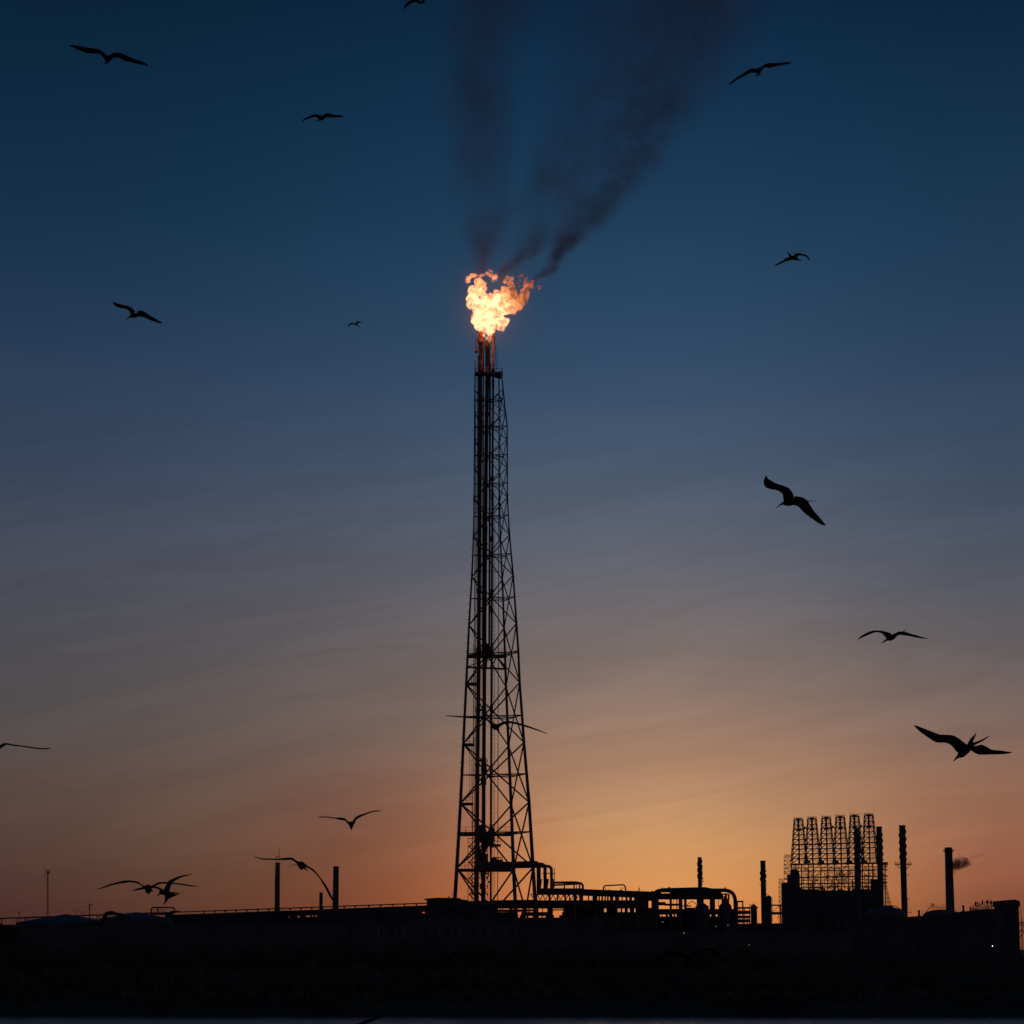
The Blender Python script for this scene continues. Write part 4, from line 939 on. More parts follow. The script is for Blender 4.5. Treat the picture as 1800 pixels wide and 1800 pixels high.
roof_vent(1615.3, 1600, 1610, 'short dark vent on the long shed roof near the free standing stack')
roof_vent(1693.2, 1591.5, 1602, 'taller dark roof vent right of the thick plain chimney')
D6 = 600.0
rb_, w_ = quad_building('process_building', 'large dark windowless block with a low peaked roof near the right edge', 'building', [(1760, 1583), (1776, 1581.6), (1785, 1581), (1793, 1584.5)], D6, 11)
lp = P(1724, 1600, D5 + 3)
PC = thing('pipe_cluster', 'dense cluster of short pipes and valves on the shed roof beside the right building', 'pipework', Vector((lp.x, lp.y, P(0, 1601, D5 + 3).z)))
mb = MB(); rr = random.Random(11); s5 = M(D5)
for k in range(26):
    x = 1704.5 + k * 1.58; yt = 1597 - rr.uniform(0, 7) - (k > 9) * 4 * rr.random() - (6 if k in (9, 10, 16, 20, 24) else 0)
    mb.tube(P(x, 1604, D5 + 2 + rr.random() * 3), P(x, yt, D5 + 3), rr.uniform(.25, .9) * s5, 5)
for (x0, x1, y) in ((1704, 1714, 1597), (1712, 1722, 1592.5), (1722, 1743, 1589.5), (1726, 1744, 1592.8), (1704, 1744, 1599.5), (1730, 1744, 1586.3), (1713, 1722, 1588)): mb.tube(P(x0, y, D5 + 3), P(x1, y - .8, D5 + 3), rr.uniform(.4, .9) * s5, 5)
mb.build('pipework', 'dark', PC)
for x, y in ((1727, 1585.5), (1735.5, 1584.5), (1742, 1585.5), (1715, 1587.5)):
    c = P(x, y, D5 + 3); MB().lathe((c.x, c.y), [(.12, c.z - .7), (.28, c.z - .3), (.28, c.z), (.08, c.z + .5)], 8).build('valve', 'dark', PC)
mb.f = []
lp = P(1640, 1600, D5 + 6)
WK = thing('roof_walkway', 'railed walkway and sloping stair leading up to the thick plain chimney', 'walkway', Vector((lp.x, lp.y, P(0, 1609, D5 + 6).z)))
Dw = D5 + 6
MB().tube(P(1622, 1610, Dw), P(1634, 1596, Dw), .9 * s5, 4).tube(P(1634, 1596, Dw), P(1662, 1596, Dw), .8 * s5, 4).tube(P(1676, 1601, Dw), P(1684, 1606, Dw), .6 * s5, 4).build('deck', 'steel', WK)
mb = MB()
for i in range(8): x = 1634 + i * 4; mb.tube(P(x, 1596, Dw), P(x, 1590.5, Dw), .25 * s5, 4)
for y in (1590.5, 1593.3): mb.tube(P(1634, y, Dw), P(1662, y, Dw), .22 * s5, 4)
mb.tube(P(1620, 1605, Dw), P(1634, 1590.5, Dw), .25 * s5, 4)
mb.tube(P(1630.8, 1585, Dw), P(1630.8, 1592, Dw), .22 * s5, 4).tube(P(1638, 1588, Dw), P(1638, 1594, Dw), 1.0 * s5, 6).tube(P(1641.5, 1588, Dw), P(1641.5, 1594, Dw), .9 * s5, 6).tube(P(1621.5, 1597, Dw), P(1621.5, 1608, Dw), .3 * s5, 4)
mb.build('railing', 'steel', WK)
# open frame at the right edge
g = P(1797, 1650, 590); g.z = GZ
OF = thing('open_frame', 'open braced steel frame cut off by the right edge of the picture', 'steel frame', g)
mb = MB(); D7 = 590
for x in (1796.5, 1810, 1830):
    for d in (D7, D7 + 6): mb.tube(P(x, 1700, d), P(x, 1621, d), .9 * M(D7), 4)
for y, w in ((1622, 1.6), (1626, 1.4), (1636, .8)):
    for d in (D7, D7 + 6): mb.tube(P(1792, y, d), P(1840, y, d), w * M(D7), 4)
mb.tube(P(1790, 1652, D7), P(1806, 1628, D7), .8 * M(D7), 4).tube(P(1791, 1640, D7), P(1800, 1629, D7), .7 * M(D7), 4).tube(P(1793, 1590, D7 + 8), P(1796.5, 1621, D7 + 6), .35 * M(D7), 4).tube(P(1796, 1614, D7), P(1796, 1622, D7), .9 * M(D7), 4)
mb.build('steel_frame', 'steel', OF)
# perimeter wall: faded mural panels
D8 = 430.0
g = P(900, 1650, D8); g.z = GZ
def wall_piece(x0, x1, yt, D, label, panels, m='conc', gy=None):
    a, b_ = P(x0, yt, D), P(x1, yt, D); z0 = GZ - .5
    t_ = thing('perimeter_wall', label, 'wall', Vector(((a.x + b_.x) / 2, D, GZ)), 'perimeter walls in front of the refinery')
    MB().box(a.x, b_.x, D, D + .4, z0, a.z).box(a.x - .05, b_.x + .05, D - .05, D + .45, a.z + .002, a.z + .25).build('wall_slab', m, t_)
    for k, (p0, p1, q0, q1) in enumerate(panels):
        A, B = P(p0, q1, D), P(p1, q0, D); MB().box(A.x, B.x, D - .03, D - .004, A.z, B.z).build('painted_panel', 'mural', t_)
    return t_
rr = random.Random(3); pn = []
x = 648
while x < 905:
    w = rr.uniform(7, 12)
    if rr.random() < .8: pn.append((x, x + w * .75, 1628 + rr.uniform(0, 4), 1646 + rr.uniform(0, 4)))
    x += w + rr.uniform(3, 8)
wall_piece(620, 1060, 1622, D8, 'long low concrete wall with faint painted panels below the flare tower', pn)
rr = random.Random(8); pn = [(1512 + i * 14 + rr.uniform(-2, 2), 1520 + i * 14, 1638, 1661) for i in range(7)]
D9 = 470
wall_piece(-70, 626, 1628, D8 + .7, 'plain low concrete wall under the pipeline and tanks at left', [])
quad_building('low_shed', 'low dark flat roofed shed below the left storage dome', 'shed', [(1496, 1615), (1530, 1613), (1603, 1612)], 500, 8)
wall_piece(1616, 1742, 1632, D9, 'dark corrugated fence section in front of the long shed', [], 'clad')
wall_piece(1060, 1500, 1640, D9, 'plain concrete wall running between tower foot and storage dome', [])
wall_piece(1602.5, 1616.5, 1652, D9 + .6, 'low dark gate section between the low shed and the corrugated fence', [], 'dark')

# ------------------------------------------------------------------ left side
DL0, DL1 = 700.0, 540.0
def LP(x, dy=0.0):
    t = x / 755.0; D = DL0 + (DL1 - DL0) * t; y = 1614.6 - 27.2 * t; return P(x, y + dy, D), D
g = LP(370)[0]; g.z = GZ
LR = thing('elevated_pipeline', 'long elevated pipeline rising gently from the left edge towards the tower', 'pipeline', g)
MB().ring_tube([LP(x)[0] for x in range(-60, 300, 30)], 1.3 * M(650), 8).ring_tube([LP(x)[0] for x in range(270, 756, 30)], 1.0 * M(600), 8).build('pipe', 'dark', LR, True)
for x in list(range(3, 190, 42)) + [50]:
    p, D = LP(x); MB().tube(Vector((p.x, p.y, GZ - .3)), p, .9 * M(D), 5).build('support', 'dark', LR)
for x in list(range(358, 640, 19)) + list(range(648, 750, 21)):
    p, D = LP(x); MB().tube(Vector((p.x, p.y, GZ - .3)), p, .8 * M(D), 5).box(p.x - 1.6 * M(D), p.x + 1.6 * M(D), p.y - .4, p.y + .4, p.z - 2.0 * M(D), p.z).build('support', 'dark', LR)
mb = MB().ring_tube(bend([P(265.5, 1612, 640), P(265.7, 1595.3, 640), P(307, 1595.3, 640), P(307, 1606, 640)], .8), 1.3 * M(640), 8)
mb.build('expansion_loop', 'dark', LR, True)
mb = MB()
for i in range(8): x = 269 + i * 3.3; mb.tube(P(x, 1606, 640), P(x, 1598.5, 640), .28 * M(640), 4)
for y in (1598.5, 1601): mb.tube(P(269, y, 640), P(292, y, 640), .25 * M(640), 4)
mb.box(P(267, 0, 640).x, P(304, 0, 640).x, 640, 641.5, P(0, 1608, 640).z, P(0, 1604, 640).z).tube(P(278, 1605, 640), P(277, 1596, 640), 1.0 * M(640), 6).box(P(300, 0, 640).x, P(316, 0, 640).x, 639.5, 640.5, P(0, 1603, 640).z, P(0, 1601, 640).z)
mb.build('valve_platform', 'steel', LR)
g = P(520, 1660, 600); g.z = GZ
LW = thing('low_pipe_rack', 'long dense low pipe rack under the elevated pipeline on the left', 'pipe rack', g)
def lrow(mb, xa, xb, d0, d1, n, off=6):
    for i in range(n):
        dd = d0 + (d1 - d0) * (i + .5) / n; r = (d1 - d0) / n * .58
        pts = []
        for k in range(9):
            x = xa + (xb - xa) * k / 8; p, D = LP(x, dd); q = P(x, 1614.6 - 27.2 * x / 755 + dd, D + off); pts.append(q)
        mb.ring_tube(pts, r * M(620), 6)
mb = MB(); lrow(mb, 292, 505, 4.2, 50, 8); lrow(mb, 505, 561, 4.6, 14, 3); lrow(mb, 505, 561, 17, 50, 7); lrow(mb, 561, 738, 4.2, 50, 9); lrow(mb, 738, 752, 4.2, 15, 3); lrow(mb, 738, 752, 18.5, 60, 5)
mb.build('pipe_bundle', 'dark', LW, True)
mb = MB(); lrow(mb, 738, 741, 14, 20, 2); lrow(mb, 748, 752, 14, 20, 2)
for (a, b_) in ((505, 507), (511, 522), (528, 537), (546, 547), (552, 553), (558, 561)): lrow(mb, a, b_, 13, 18, 2)
mb.build('pipe_support', 'dark', LW)
def tank_lab(x, w, yt, ys, D, lab): return tank_cone('storage_tank', lab, x, w, yt, ys, D, 'pale storage tanks', dome=False)
tank_lab(116, 168, 1607.5, 1622.5, 620, 'wide pale tank with low cone roof beneath the pipeline at far left')
tank_lab(240, 126, 1604, 1616, 610, 'pale cone roofed tank partly behind a flying bird, left of the pipe loop')
# antennas and lamps
def lattice_mast():
    D = 640; g = P(83, 1650, D); g.z = GZ
    t_ = thing('radio_mast', 'tall thin lattice radio mast with cross arm and whip aerials at far left', 'mast', g)
    s_ = M(D); mb = MB()
    for x, d in ((81.6, D), (85.6, D), (83.6, D + 2)): mb.tube(P(x + (.8 if x < 82 else 0) * 0, 1700, d), P(x + (1.2 if x < 82 else -.2), 1531.5, d), .42 * s_, 4)
    for k in range(34):
        y = 1690 - k * 4.7; mb.tube(P(82, y, D), P(85.4, y - 4.7, D), .2 * s_, 4)
    mb.build('lattice_pole', 'steel', t_)
    MB().tube(P(77.5, 1530.3, D), P(92, 1530.3, D), .45 * s_, 4).tube(P(78.6, 1520.5, D), P(78.6, 1541, D), .3 * s_, 4).tube(P(76, 1547.3, D), P(83, 1547.3, D), .4 * s_, 4).tube(P(79, 1537.5, D), P(83, 1537.5, D), .3 * s_, 4).tube(P(84.5, 1531, D), P(84.5, 1536, D), 1.5 * s_, 6).tube(P(87, 1533, D), P(87, 1535, D), .8 * s_, 6).build('aerial', 'steel', t_)
lattice_mast()
D = 600; g = P(157, 1650, D); g.z = GZ; s_ = M(D)
t_ = thing('weather_mast', 'short dark mast with a small side dish near the second left tank', 'mast', g)
MB().tube(P(157.2, 1700, D), P(157.2, 1590, D), .85 * s_, 5).tube(P(156.4, 1584.5, D), P(156.4, 1592, D), .25 * s_, 4).build('pole', 'steel', t_)
MB().tube(P(157, 1590, D), P(161.5, 1589.5, D), .5 * s_, 5).tube(P(160.5, 1588.5, D), P(160.5, 1591, D), 1.0 * s_, 6).tube(P(157, 1596, D), P(159.5, 1596, D), .6 * s_, 5).tube(P(154.6, 1591, D), P(157, 1591, D), .3 * s_, 5).build('dish', 'steel', t_)
def vlamp(x, y, lab):
    D = 560; g = P(x, 1650, D); g.z = GZ; s_ = M(D)
    t_ = thing('street_lamp', lab, 'street lamp', g, 'double arm street lamps')
    MB().tube(P(x, 1700, D), P(x, y + 4, D), .4 * s_, 5).build('pole', 'steel', t_)
    for s in (-1, 1):
        MB().tube(P(x, y + 4, D), P(x + s * 3.4, y + 1.4, D), .3 * s_, 4).build('arm', 'steel', t_)
        MB().tube(P(x + s * 3.1, y + 1.7, D), P(x + s * 5.6, y - .4, D), .55 * s_, 5).build('lamp_head', 'dark', t_)
vlamp(134.3, 1599.4, 'left one of the two V armed street lamps by the tanks'); vlamp(146.7, 1602.3, 'right and slightly lower V armed street lamp by the tanks')
D = 600; g = P(33, 1650, D); g.z = GZ; s_ = M(D)
t_ = thing('street_lamp', 'single headed lamp post standing alone at the far left edge', 'street lamp', g)
MB().ring_tube([P(33, 1700, D), P(33, 1610, D), P(33.6, 1604, D)], .4 * s_, 5).build('pole', 'steel', t_)
MB().tube(P(33.4, 1605.5, D), P(35.2, 1602, D), 1.0 * s_, 6).build('lamp_head', 'dark', t_)
D = 600; g = P(226, 1650, D); g.z = P(0, 1606.5, D).z
o = MB().ring_tube(bend([P(226.5, 1613, D), P(226.5, 1603.2, D), P(223.4, 1603.2, D), P(223.2, 1605, D)], .25), .5 * M(D), 5).build('vent_pipe', 'dark'); tag(o, 'small gooseneck vent pipe on the roof of the second left tank', 'vent pipe')
# flat roofed building left of the tower foot
D = 505.0; g = P(783, 1650, D); g.z = GZ
FB = thing('control_building', 'flat roofed dark control building at the left foot of the flare tower', 'building', g)
a, b_ = P(751.8, 0, D).x, P(822, 0, D).x; z1 = P(0, 1581.8, D).z
MB().box(a, b_, D, D + 12, GZ - .4, z1).build('wall', 'clad', FB)
MB().prism([(P(x, y, D).x, P(x, y, D).z) for x, y in ((745.5, 1580.4), (752, 1579.2), (768, 1578), (807, 1578.6), (811, 1580.5), (818, 1582), (818, 1583.6), (810, 1583.2), (752, 1581.6), (745.5, 1581.2))], D - .6, D + 12.6).build('roof', 'dark', FB)
MB().tube(P(789, 1579, D + 1), P(789, 1575.5, D + 1), .9 * M(D), 6).tube(P(785.5, 1578, D + 1), P(793, 1574, D + 1), .25 * M(D), 4).tube(P(794.4, 1578, D + 1), P(794.4, 1565.5, D + 1), .25 * M(D), 4).tube(P(817, 1583, D + 2), P(817, 1573.5, D + 2), .22 * M(D), 4).build('roof_aerial', 'steel', FB)
D = 512
o = MB().box(P(818, 0, D).x, P(870, 0, D).x, D, D + 8, GZ - .4, P(0, 1583.6, D).z).build('annex_block', 'conc'); tag(o, 'low dark annex between the control building and the riser pipes', 'building')
MB_w = None

# small lamps that are lit
def lamp(x, y, D, m, lab, rpx=.55):
    c = P(x, y, D); g = Vector((c.x, c.y, GZ if c.z > GZ else c.z)); s_ = M(D)
    t_ = thing('yard_lamp', lab, 'lamp', g, 'lit yard lamps')
    MB().tube(Vector((c.x, c.y + .2, min(GZ, c.z) - .3)), Vector((c.x, c.y + .2, c.z)), .07, 5).build('pole', 'steel', t_)
    MB().lathe((c.x, c.y), [(.2 * s_, c.z - rpx * s_), (rpx * s_, c.z - rpx * .4 * s_), (rpx * s_, c.z + rpx * .4 * s_), (.2 * s_, c.z + rpx * s_)], 10).build('bulb', m, t_, True)
lamp(1202, 1640.3, 420, 'lamp_warm', 'small pinkish lit lamp below the left part of the header rack')
lamp(1258.6, 1628.5, 420, 'lamp_warm', 'small warm lit lamp below the hopper tank, left of its twin', .4)
lamp(1279.5, 1626.4, 420, 'lamp_warm', 'small warm lit lamp below the process drum, right of its twin', .4)
lamp(1317, 1661, 420, 'lamp_warm', 'faint warm lit lamp low down, right of the header rack', .35)
lamp(1744.6, 1663, 440, 'lamp_cold', 'bright blue white lamp under the right building', .6)
lamp(1715.4, 1730, 330, 'lamp_cold', 'white lamp low in the dark scrub at lower right', .4)

# steam
plume('small dark steam puff drifting right from the thick plain chimney', [(1673, 1531, 9, .7), (1679, 1526, 17, 1.3), (1684, 1520, 22, 1.6), (1689, 1513, 19, 1.5), (1693, 1505, 9, .5)], 898, 0.5, 61, (0.12, 0.13, 0.16), 0.36, .42, .60, 2.0, .3, None, 'steam_puff')
plume('faint torn wisp of steam trailing right of the steam puff', [(1704, 1511, 5, .8), (1712, 1507, 8, 1.), (1722, 1503, 8, 1.0), (1731, 1499, 5, .6)], 898, 0.12, 62, (0.12, 0.13, 0.16), 0.4, .42, .6, 1.6, .3, None, 'steam_wisp')

# ------------------------------------------------------------------ scrub along the shore
def scrub():
    rr = random.Random(2); v = []; f = []
    def leafclump(c, r, n):
        for _ in range(n):
            d = Vector((rr.gauss(0, 1), rr.gauss(0, 1), rr.gauss(0, 1))).normalized() * r * rr.uniform(.4, 1)
            p = c + Vector((d.x, d.y, d.z * .8)); s = rr.uniform(.16, .38)
            a = Vector((rr.uniform(-1, 1), rr.uniform(-1, 1), rr.uniform(-1, 1))).normalized(); b_ = a.orthogonal().normalized()
            k = len(v); v.extend([p - a * s, p + b_ * s * .5, p + a * s, p - b_ * s * .5]); f.append((k, k + 1, k + 2, k + 3))
    for i in range(2600):
        D = rr.choice((282, 290, 305, 330, 360, 395)) + rr.uniform(-7, 7)
        px = rr.uniform(-60, 1860)
        x = (px - 900) / F_PX * D; gz = ground(x, D)
        # tallest allowed top at this column, as a real height
        ytop = lerp_tab([(-100, 1628), (100, 1634), (300, 1628), (600, 1626), (830, 1628), (960, 1640), (1100, 1645), (1400, 1652), (1600, 1668), (1700, 1670), (1900, 1672)], px) + 3
        zmax = P(px, ytop, D).z
        h = min(zmax - gz, rr.uniform(1.2, 3.2) + (D > 320) * rr.uniform(1, 5)) * (rr.uniform(.75, 1))
        if h < .5: continue
        r = h * .5; leafclump(Vector((x, D, gz + h - r)), max(.6, r), 34 if D > 320 else 26)
        if h > 3: leafclump(Vector((x + rr.uniform(-1, 1), D, gz + h * .35)), r * .9, 22)
    for i in range(900):                       # low growth down to the waterline
        px = rr.uniform(-60, 1860); D = 268 + abs(rr.gauss(0, 6)); x = (px - 900) / F_PX * D; D += 0.03 * (-x); h = rr.uniform(.3, 1.0)
        leafclump(Vector((x, D, ground(x, D) + h * .4)), h, 16)
    me = bpy.data.meshes.new('scrub'); me.from_pydata([tuple(p) for p in v], [], f); me.materials.append(MT['leaf'])
    o = bpy.data.objects.new('scrub', me); COL.objects.link(o)
    tag(o, 'dark dense scrub and bushes covering the shore below the refinery', 'scrub', kind='stuff')
scrub()
def tree(px, ytop, D, wpx, lab, seed):
    rr = random.Random(seed); g = P(px, 1690, D); g.z = ground(g.x, D); zt = P(px, ytop, D).z; H = zt - g.z; wr = wpx / 2 * M(D)
    t_ = thing('mangrove_tree', lab, 'tree', g, 'trees at the left edge')
    tr = MB(); tr.ring_tube([g - Vector((0, 0, .3)), g + Vector((.2, .1, H * .3)), g + Vector((-.1, 0, H * .6)), g + Vector((.1, 0, H * .85))], [H * .045, H * .035, H * .022, H * .008], 7)
    ends_ = []
    for k in range(7):
        z = H * (.35 + .07 * k); a = rr.uniform(0, 6.28); e = g + Vector((math.cos(a) * wr * .7, math.sin(a) * wr * .7, z + H * .18)); tr.tube(g + Vector((0, 0, z)), e, H * .014, 5, H * .005); ends_.append(e)
    tr.build('trunk', 'bark', t_)
    v = []; f = []
    cl = ends_ + [g + Vector((rr.uniform(-.5, .5) * wr, rr.uniform(-.5, .5) * wr, H * rr.uniform(.7, .93))) for _ in range(5)]
    for c in cl:
        for _ in range(260):
            d = Vector((rr.gauss(0, 1), rr.gauss(0, 1), rr.gauss(0, 1))).normalized() * wr * .45 * rr.random() ** .4
            p = c + d * 1.0; p.z = min(p.z, zt + rr.uniform(-.5, .1)); s = rr.uniform(.12, .28)
            a = Vector((rr.uniform(-1, 1), rr.uniform(-1, 1), rr.uniform(-1, 1))).normalized(); b_ = a.orthogonal().normalized()
            k = len(v); v.extend([p - a * s, p + b_ * s * .5, p + a * s, p - b_ * s * .5]); f.append((k, k + 1, k + 2, k + 3))
    m = MB(); m.v = v; m.f = f; m.build('crown', 'leaf', t_)
tree(4, 1624, 400, 20, 'dark round tree cut by the left edge below the pipeline', 1)
tree(17, 1626.5, 405, 16, 'small dark tree just right of the one cut by the edge', 2)
tree(28, 1627.5, 398, 14, 'lowest dark tree below the single lamp post at left', 4)
tree(-12, 1626, 402, 20, 'dark tree just outside the left edge, its crown reaching in', 5)

# ------------------------------------------------------------------ birds (frigatebirds): body, neck, bill, tail and wings as one mesh
def bird(label, org, s, D, wings, bodies, yaw=0.0):
    """coordinates in enlarged-photo px; each strip is a list of (x, y, thickness)"""
    x0, y0 = org; mb = MB(); allp = []
    def pt(x, y, d): return P(x0 + x / s, y0 + y / s, D + d)
    def dens(st):
        # smooth resampling (Catmull-Rom)
        q = []; n = len(st)
        for i in range(n - 1):
            p0, p1, p2, p3 = st[max(i - 1, 0)], st[i], st[i + 1], st[min(i + 2, n - 1)]
            for k in range(3):
                t = k / 3; q.append(tuple(.5 * ((2 * b) + (-a + c) * t + (2 * a - 5 * b + 4 * c - d) * t * t + (-a + 3 * b - 3 * c + d) * t ** 3) for a, b, c, d in zip(p0, p1, p2, p3)))
        q.append(tuple(st[-1])); return q
    mpp = M(D)
    for st, d0, d1, chord in wings:
        q = dens(st); n = len(q); b0 = len(mb.v); seg = 10
        for i, (x, y, w) in enumerate(q):
            t = i / (n - 1); f = math.sin(math.pi * min(1, .18 + .82 * min(t, 1 - t) * 2)) if n > 2 else 1
            c = pt(x, y, d0 + (d1 - d0) * t)
            xa, ya = q[max(i - 1, 0)][:2]; xb, yb = q[min(i + 1, n - 1)][:2]
            tx, ty = xb - xa, yb - ya; ln = math.hypot(tx, ty) or 1; nx, ny = -ty / ln, tx / ln
            perp = (Vector((nx, 0, -ny)) - 0 * Vector((0, SP, CP))).normalized()
            h = max(w, 2.0) / s * mpp / 2
            ch = max(chord * (w / max(p[2] for p in st)) ** .5 / 2, h)
            dep = math.sqrt(max(ch * ch - h * h, 0)); 
            A = perp * h + Vector((0, dep, 0)); th = min(h * .8, max(.012, ch * .16))
            if dep < .3 * h: th = h * .5
            Bv = perp * (th if dep > h * .3 else 0) + Vector((0, th if dep <= h * .3 else 0, 0))
            for k in range(seg):
                a = 2 * math.pi * k / seg; mb.v.append(c + A * math.cos(a) * (1 if True else 0) + Bv * math.sin(a) * .35)
        for i in range(n - 1):
            for k in range(seg):
                a = b0 + i * seg + k; a1 = b0 + i * seg + (k + 1) % seg; mb.f.append((a, a1, a1 + seg, a + seg))
        mb.f.append(tuple(b0 + k for k in range(seg))[::-1]); mb.f.append(tuple(b0 + (n - 1) * seg + k for k in range(seg)))
    for st, d0, d1 in bodies:
        q = dens(st); n = len(q)
        pts = [pt(x, y, d0 + (d1 - d0) * i / (n - 1)) for i, (x, y, w) in enumerate(q)]
        # ring_tube rings would tilt with depth: keep them across the picture by using the projected thickness
        mb.ring_tube(pts, [max(w, 1.5) / s * mpp / 2 for _, _, w in q], 10)
    c = sum(mb.v, Vector()) / len(mb.v)
    o = mb.build('frigatebird', 'bird', None, True)
    for v in o.data.vertices: v.co -= c
    o.location = c; tag(o, label, 'bird', 'frigatebirds gliding around the flare'); return o
Wn = lambda st, d0=0.0, d1=0.2, ch=.28: (st, d0, d1, ch)
bird('large gliding black bird with long level wings high in the upper left sky', (110, 40), 11.25, 68,
 [Wn([(150,450,8),(250,480,30),(370,515,50),(480,545,60),(560,550,60),(650,560,50),(720,570,50),(780,610,55),(860,690,75)],.3,0), Wn([(900,715,70),(960,670,45),(1040,640,45),(1100,640,50),(1200,680,75),(1330,725,55),(1450,765,40),(1580,800,30),(1690,838,10)],0,.3)],
 [([(895,675,70),(890,730,105),(880,770,70),(855,795,35),(840,830,8)],.25,-.25)])
bird('small black bird gliding left of the smoke in the upper sky', (510, 170), 15, 130,
 [Wn([(310,645,8),(380,600,25),(480,555,35),(600,510,45),(680,500,55),(760,530,80),(830,560,110)],.3,0), Wn([(880,540,70),(930,500,70),(1000,490,75),(1080,505,60),(1200,512,45),(1320,515,28),(1410,512,10)],0,.4)],
 [([(760,570,60),(810,575,115),(870,560,100),(910,530,50)],-.2,.3), ([(780,590,60),(720,635,26),(680,665,8)],-.2,-.4), ([(975,480,30),(1005,435,8)],.3,.5)])
bird('black bird banking with one wing raised in the upper right sky', (1270, 90), 12.857, 85,
 [Wn([(140,750,6),(230,690,22),(340,610,32),(430,560,32),(530,500,45),(620,450,55),(700,440,50),(780,445,60),(830,450,80)],-.3,0), Wn([(840,420,60),(880,400,45),(930,350,35),(980,325,40),(1070,322,62),(1150,312,40),(1250,300,30),(1400,275,25),(1550,266,6)],0,.4)],
 [([(825,385,35),(830,440,90),(822,500,75),(812,535,30)],.2,-.2), ([(800,520,35),(768,565,16),(738,590,6)],-.2,-.4)])
bird('small black bird with forked tail turning right of the smoke', (1350, 420), 20, 140,
 [Wn([(230,935,15),(350,885,40),(500,810,50),(620,750,65),(740,700,100),(850,660,120)],-.2,0), Wn([(950,640,150),(1010,560,110),(1100,545,60),(1200,555,45),(1320,585,40),(1390,640,40),(1450,740,30)],0,.4)],
 [([(820,650,90),(920,670,155),(990,705,110),(1050,725,55)],.3,-.2), ([(1040,705,60),(1110,745,38),(1185,782,10)],-.2,-.4), ([(660,455,8),(730,520,50),(780,590,85),(850,645,100)],.6,.2), ([(510,690,10),(600,690,28),(700,685,60)],.6,.3)])
bird('black bird with hooked bill gliding at left, level with the flame', (180, 510), 15, 95,
 [Wn([(275,325,25),(330,365,55),(420,405,75),(520,430,65),(620,450,65),(710,490,90),(770,550,120),(815,620,150)],.4,0,.34), Wn([(940,620,110),(1030,620,125),(1120,650,110),(1200,700,90),(1300,750,80),(1400,795,60),(1500,840,35),(1575,862,8)],0,-.4,.34)],
 [([(740,690,65),(800,680,120),(870,660,120),(960,640,100),(1060,610,90)],-.3,.3), ([(750,690,60),(690,727,36),(640,757,20),(595,792,8)],-.3,-.5), ([(1180,645,20),(1230,640,12),(1310,636,4)],.5,.7)])
bird('tiny distant bird just left of the flame', (600, 550), 36, 260,
 [Wn([(430,840,40),(520,760,70),(590,690,80),(680,680,60),(800,690,60),(900,730,90)],.2,0), Wn([(950,700,80),(1000,610,110),(1080,590,80),(1180,590,45),(1280,600,15),(1380,630,6)],0,.3)],
 [([(860,720,70),(930,740,100),(1010,780,80),(1100,850,55),(1190,915,20)],.3,-.3)])
bird('big black bird with one broad bent wing, right of the tower', (1320, 820), 12, 52,
 [Wn([(322,195,12),(315,285,85),(362,360,145),(440,400,130),(540,430,100),(640,465,110),(735,525,150),(780,610,190),(800,700,205)],.4,0,.30), Wn([(900,720,150),(1020,740,165),(1100,790,180),(1180,890,160),(1270,990,120),(1370,1080,90),(1470,1170,60),(1570,1243,8)],0,-.3,.30)],
 [([(680,775,60),(740,770,120),(800,760,150),(900,740,140),(1000,720,120),(1110,720,90)],-.3,.3), ([(700,770,75),(640,795,38),(580,838,22),(528,872,10)],-.3,-.5), ([(1140,725,34),(1250,728,16),(1390,727,4)],.3,.6)])
bird('black bird with drooping left wing gliding at the right, above the diving one', (1490, 1080), 11.25, 72,
 [Wn([(200,490,10),(280,440,35),(380,390,45),(480,350,40),(580,335,25),(680,350,35),(760,390,75),(820,430,110)],-.3,0), Wn([(910,430,80),(960,400,60),(1010,375,55),(1080,375,50),(1150,385,50),(1230,405,35),(1340,430,30),(1460,460,18),(1580,475,4)],0,.4)],
 [([(790,460,80),(830,460,130),(880,450,110),(940,420,70)],-.2,.2), ([(800,490,50),(740,520,35),(700,550,20),(670,567,8)],-.2,-.4), ([(1070,365,30),(1110,335,20),(1160,297,6)],.3,.5)])
bird('largest black bird with spread wings and forked tail, diving at lower right', (1590, 1250), 8.571, 50,
 [Wn([(150,215,8),(250,280,50),(380,350,85),(500,410,110),(600,415,105),(700,430,120),(780,480,130),(840,540,150),(890,580,150)],.4,0,.30), Wn([(950,560,80),(1020,560,60),(1080,575,100),(1140,580,135),(1220,600,105),(1300,618,62),(1430,622,50),(1540,627,28),(1620,624,6)],0,.3,.30)],
 [([(1010,520,70),(960,550,110),(900,590,150),(860,640,120),(830,672,65)],.3,-.3), ([(840,660,70),(800,690,42),(765,725,24),(735,760,8)],-.3,-.5), ([(980,510,70),(1010,440,60),(1045,385,32),(1080,328,10)],.3,.6), ([(1010,510,60),(1080,480,40),(1180,435,28),(1278,373,10)],.3,.6)])
bird('black bird mostly outside the left edge, only its right wing showing', (0, 1280), 16.36, 60,
 [Wn([(-190,640,120),(-80,590,90),(0,535,58),(80,490,50),(150,455,42),(250,460,40),(420,495,36),(550,505,26),(750,535,30),(900,555,30),(1050,577,28),(1200,590,25),(1350,588,20),(1460,572,5)],0,.3), Wn([(-300,620,110),(-450,520,60),(-600,470,50),(-900,520,40),(-1300,620,15),(-1600,700,5)],0,.3)],
 [([(-200,560,80),(-240,640,160),(-260,720,90),(-270,790,20)],.3,-.3)])
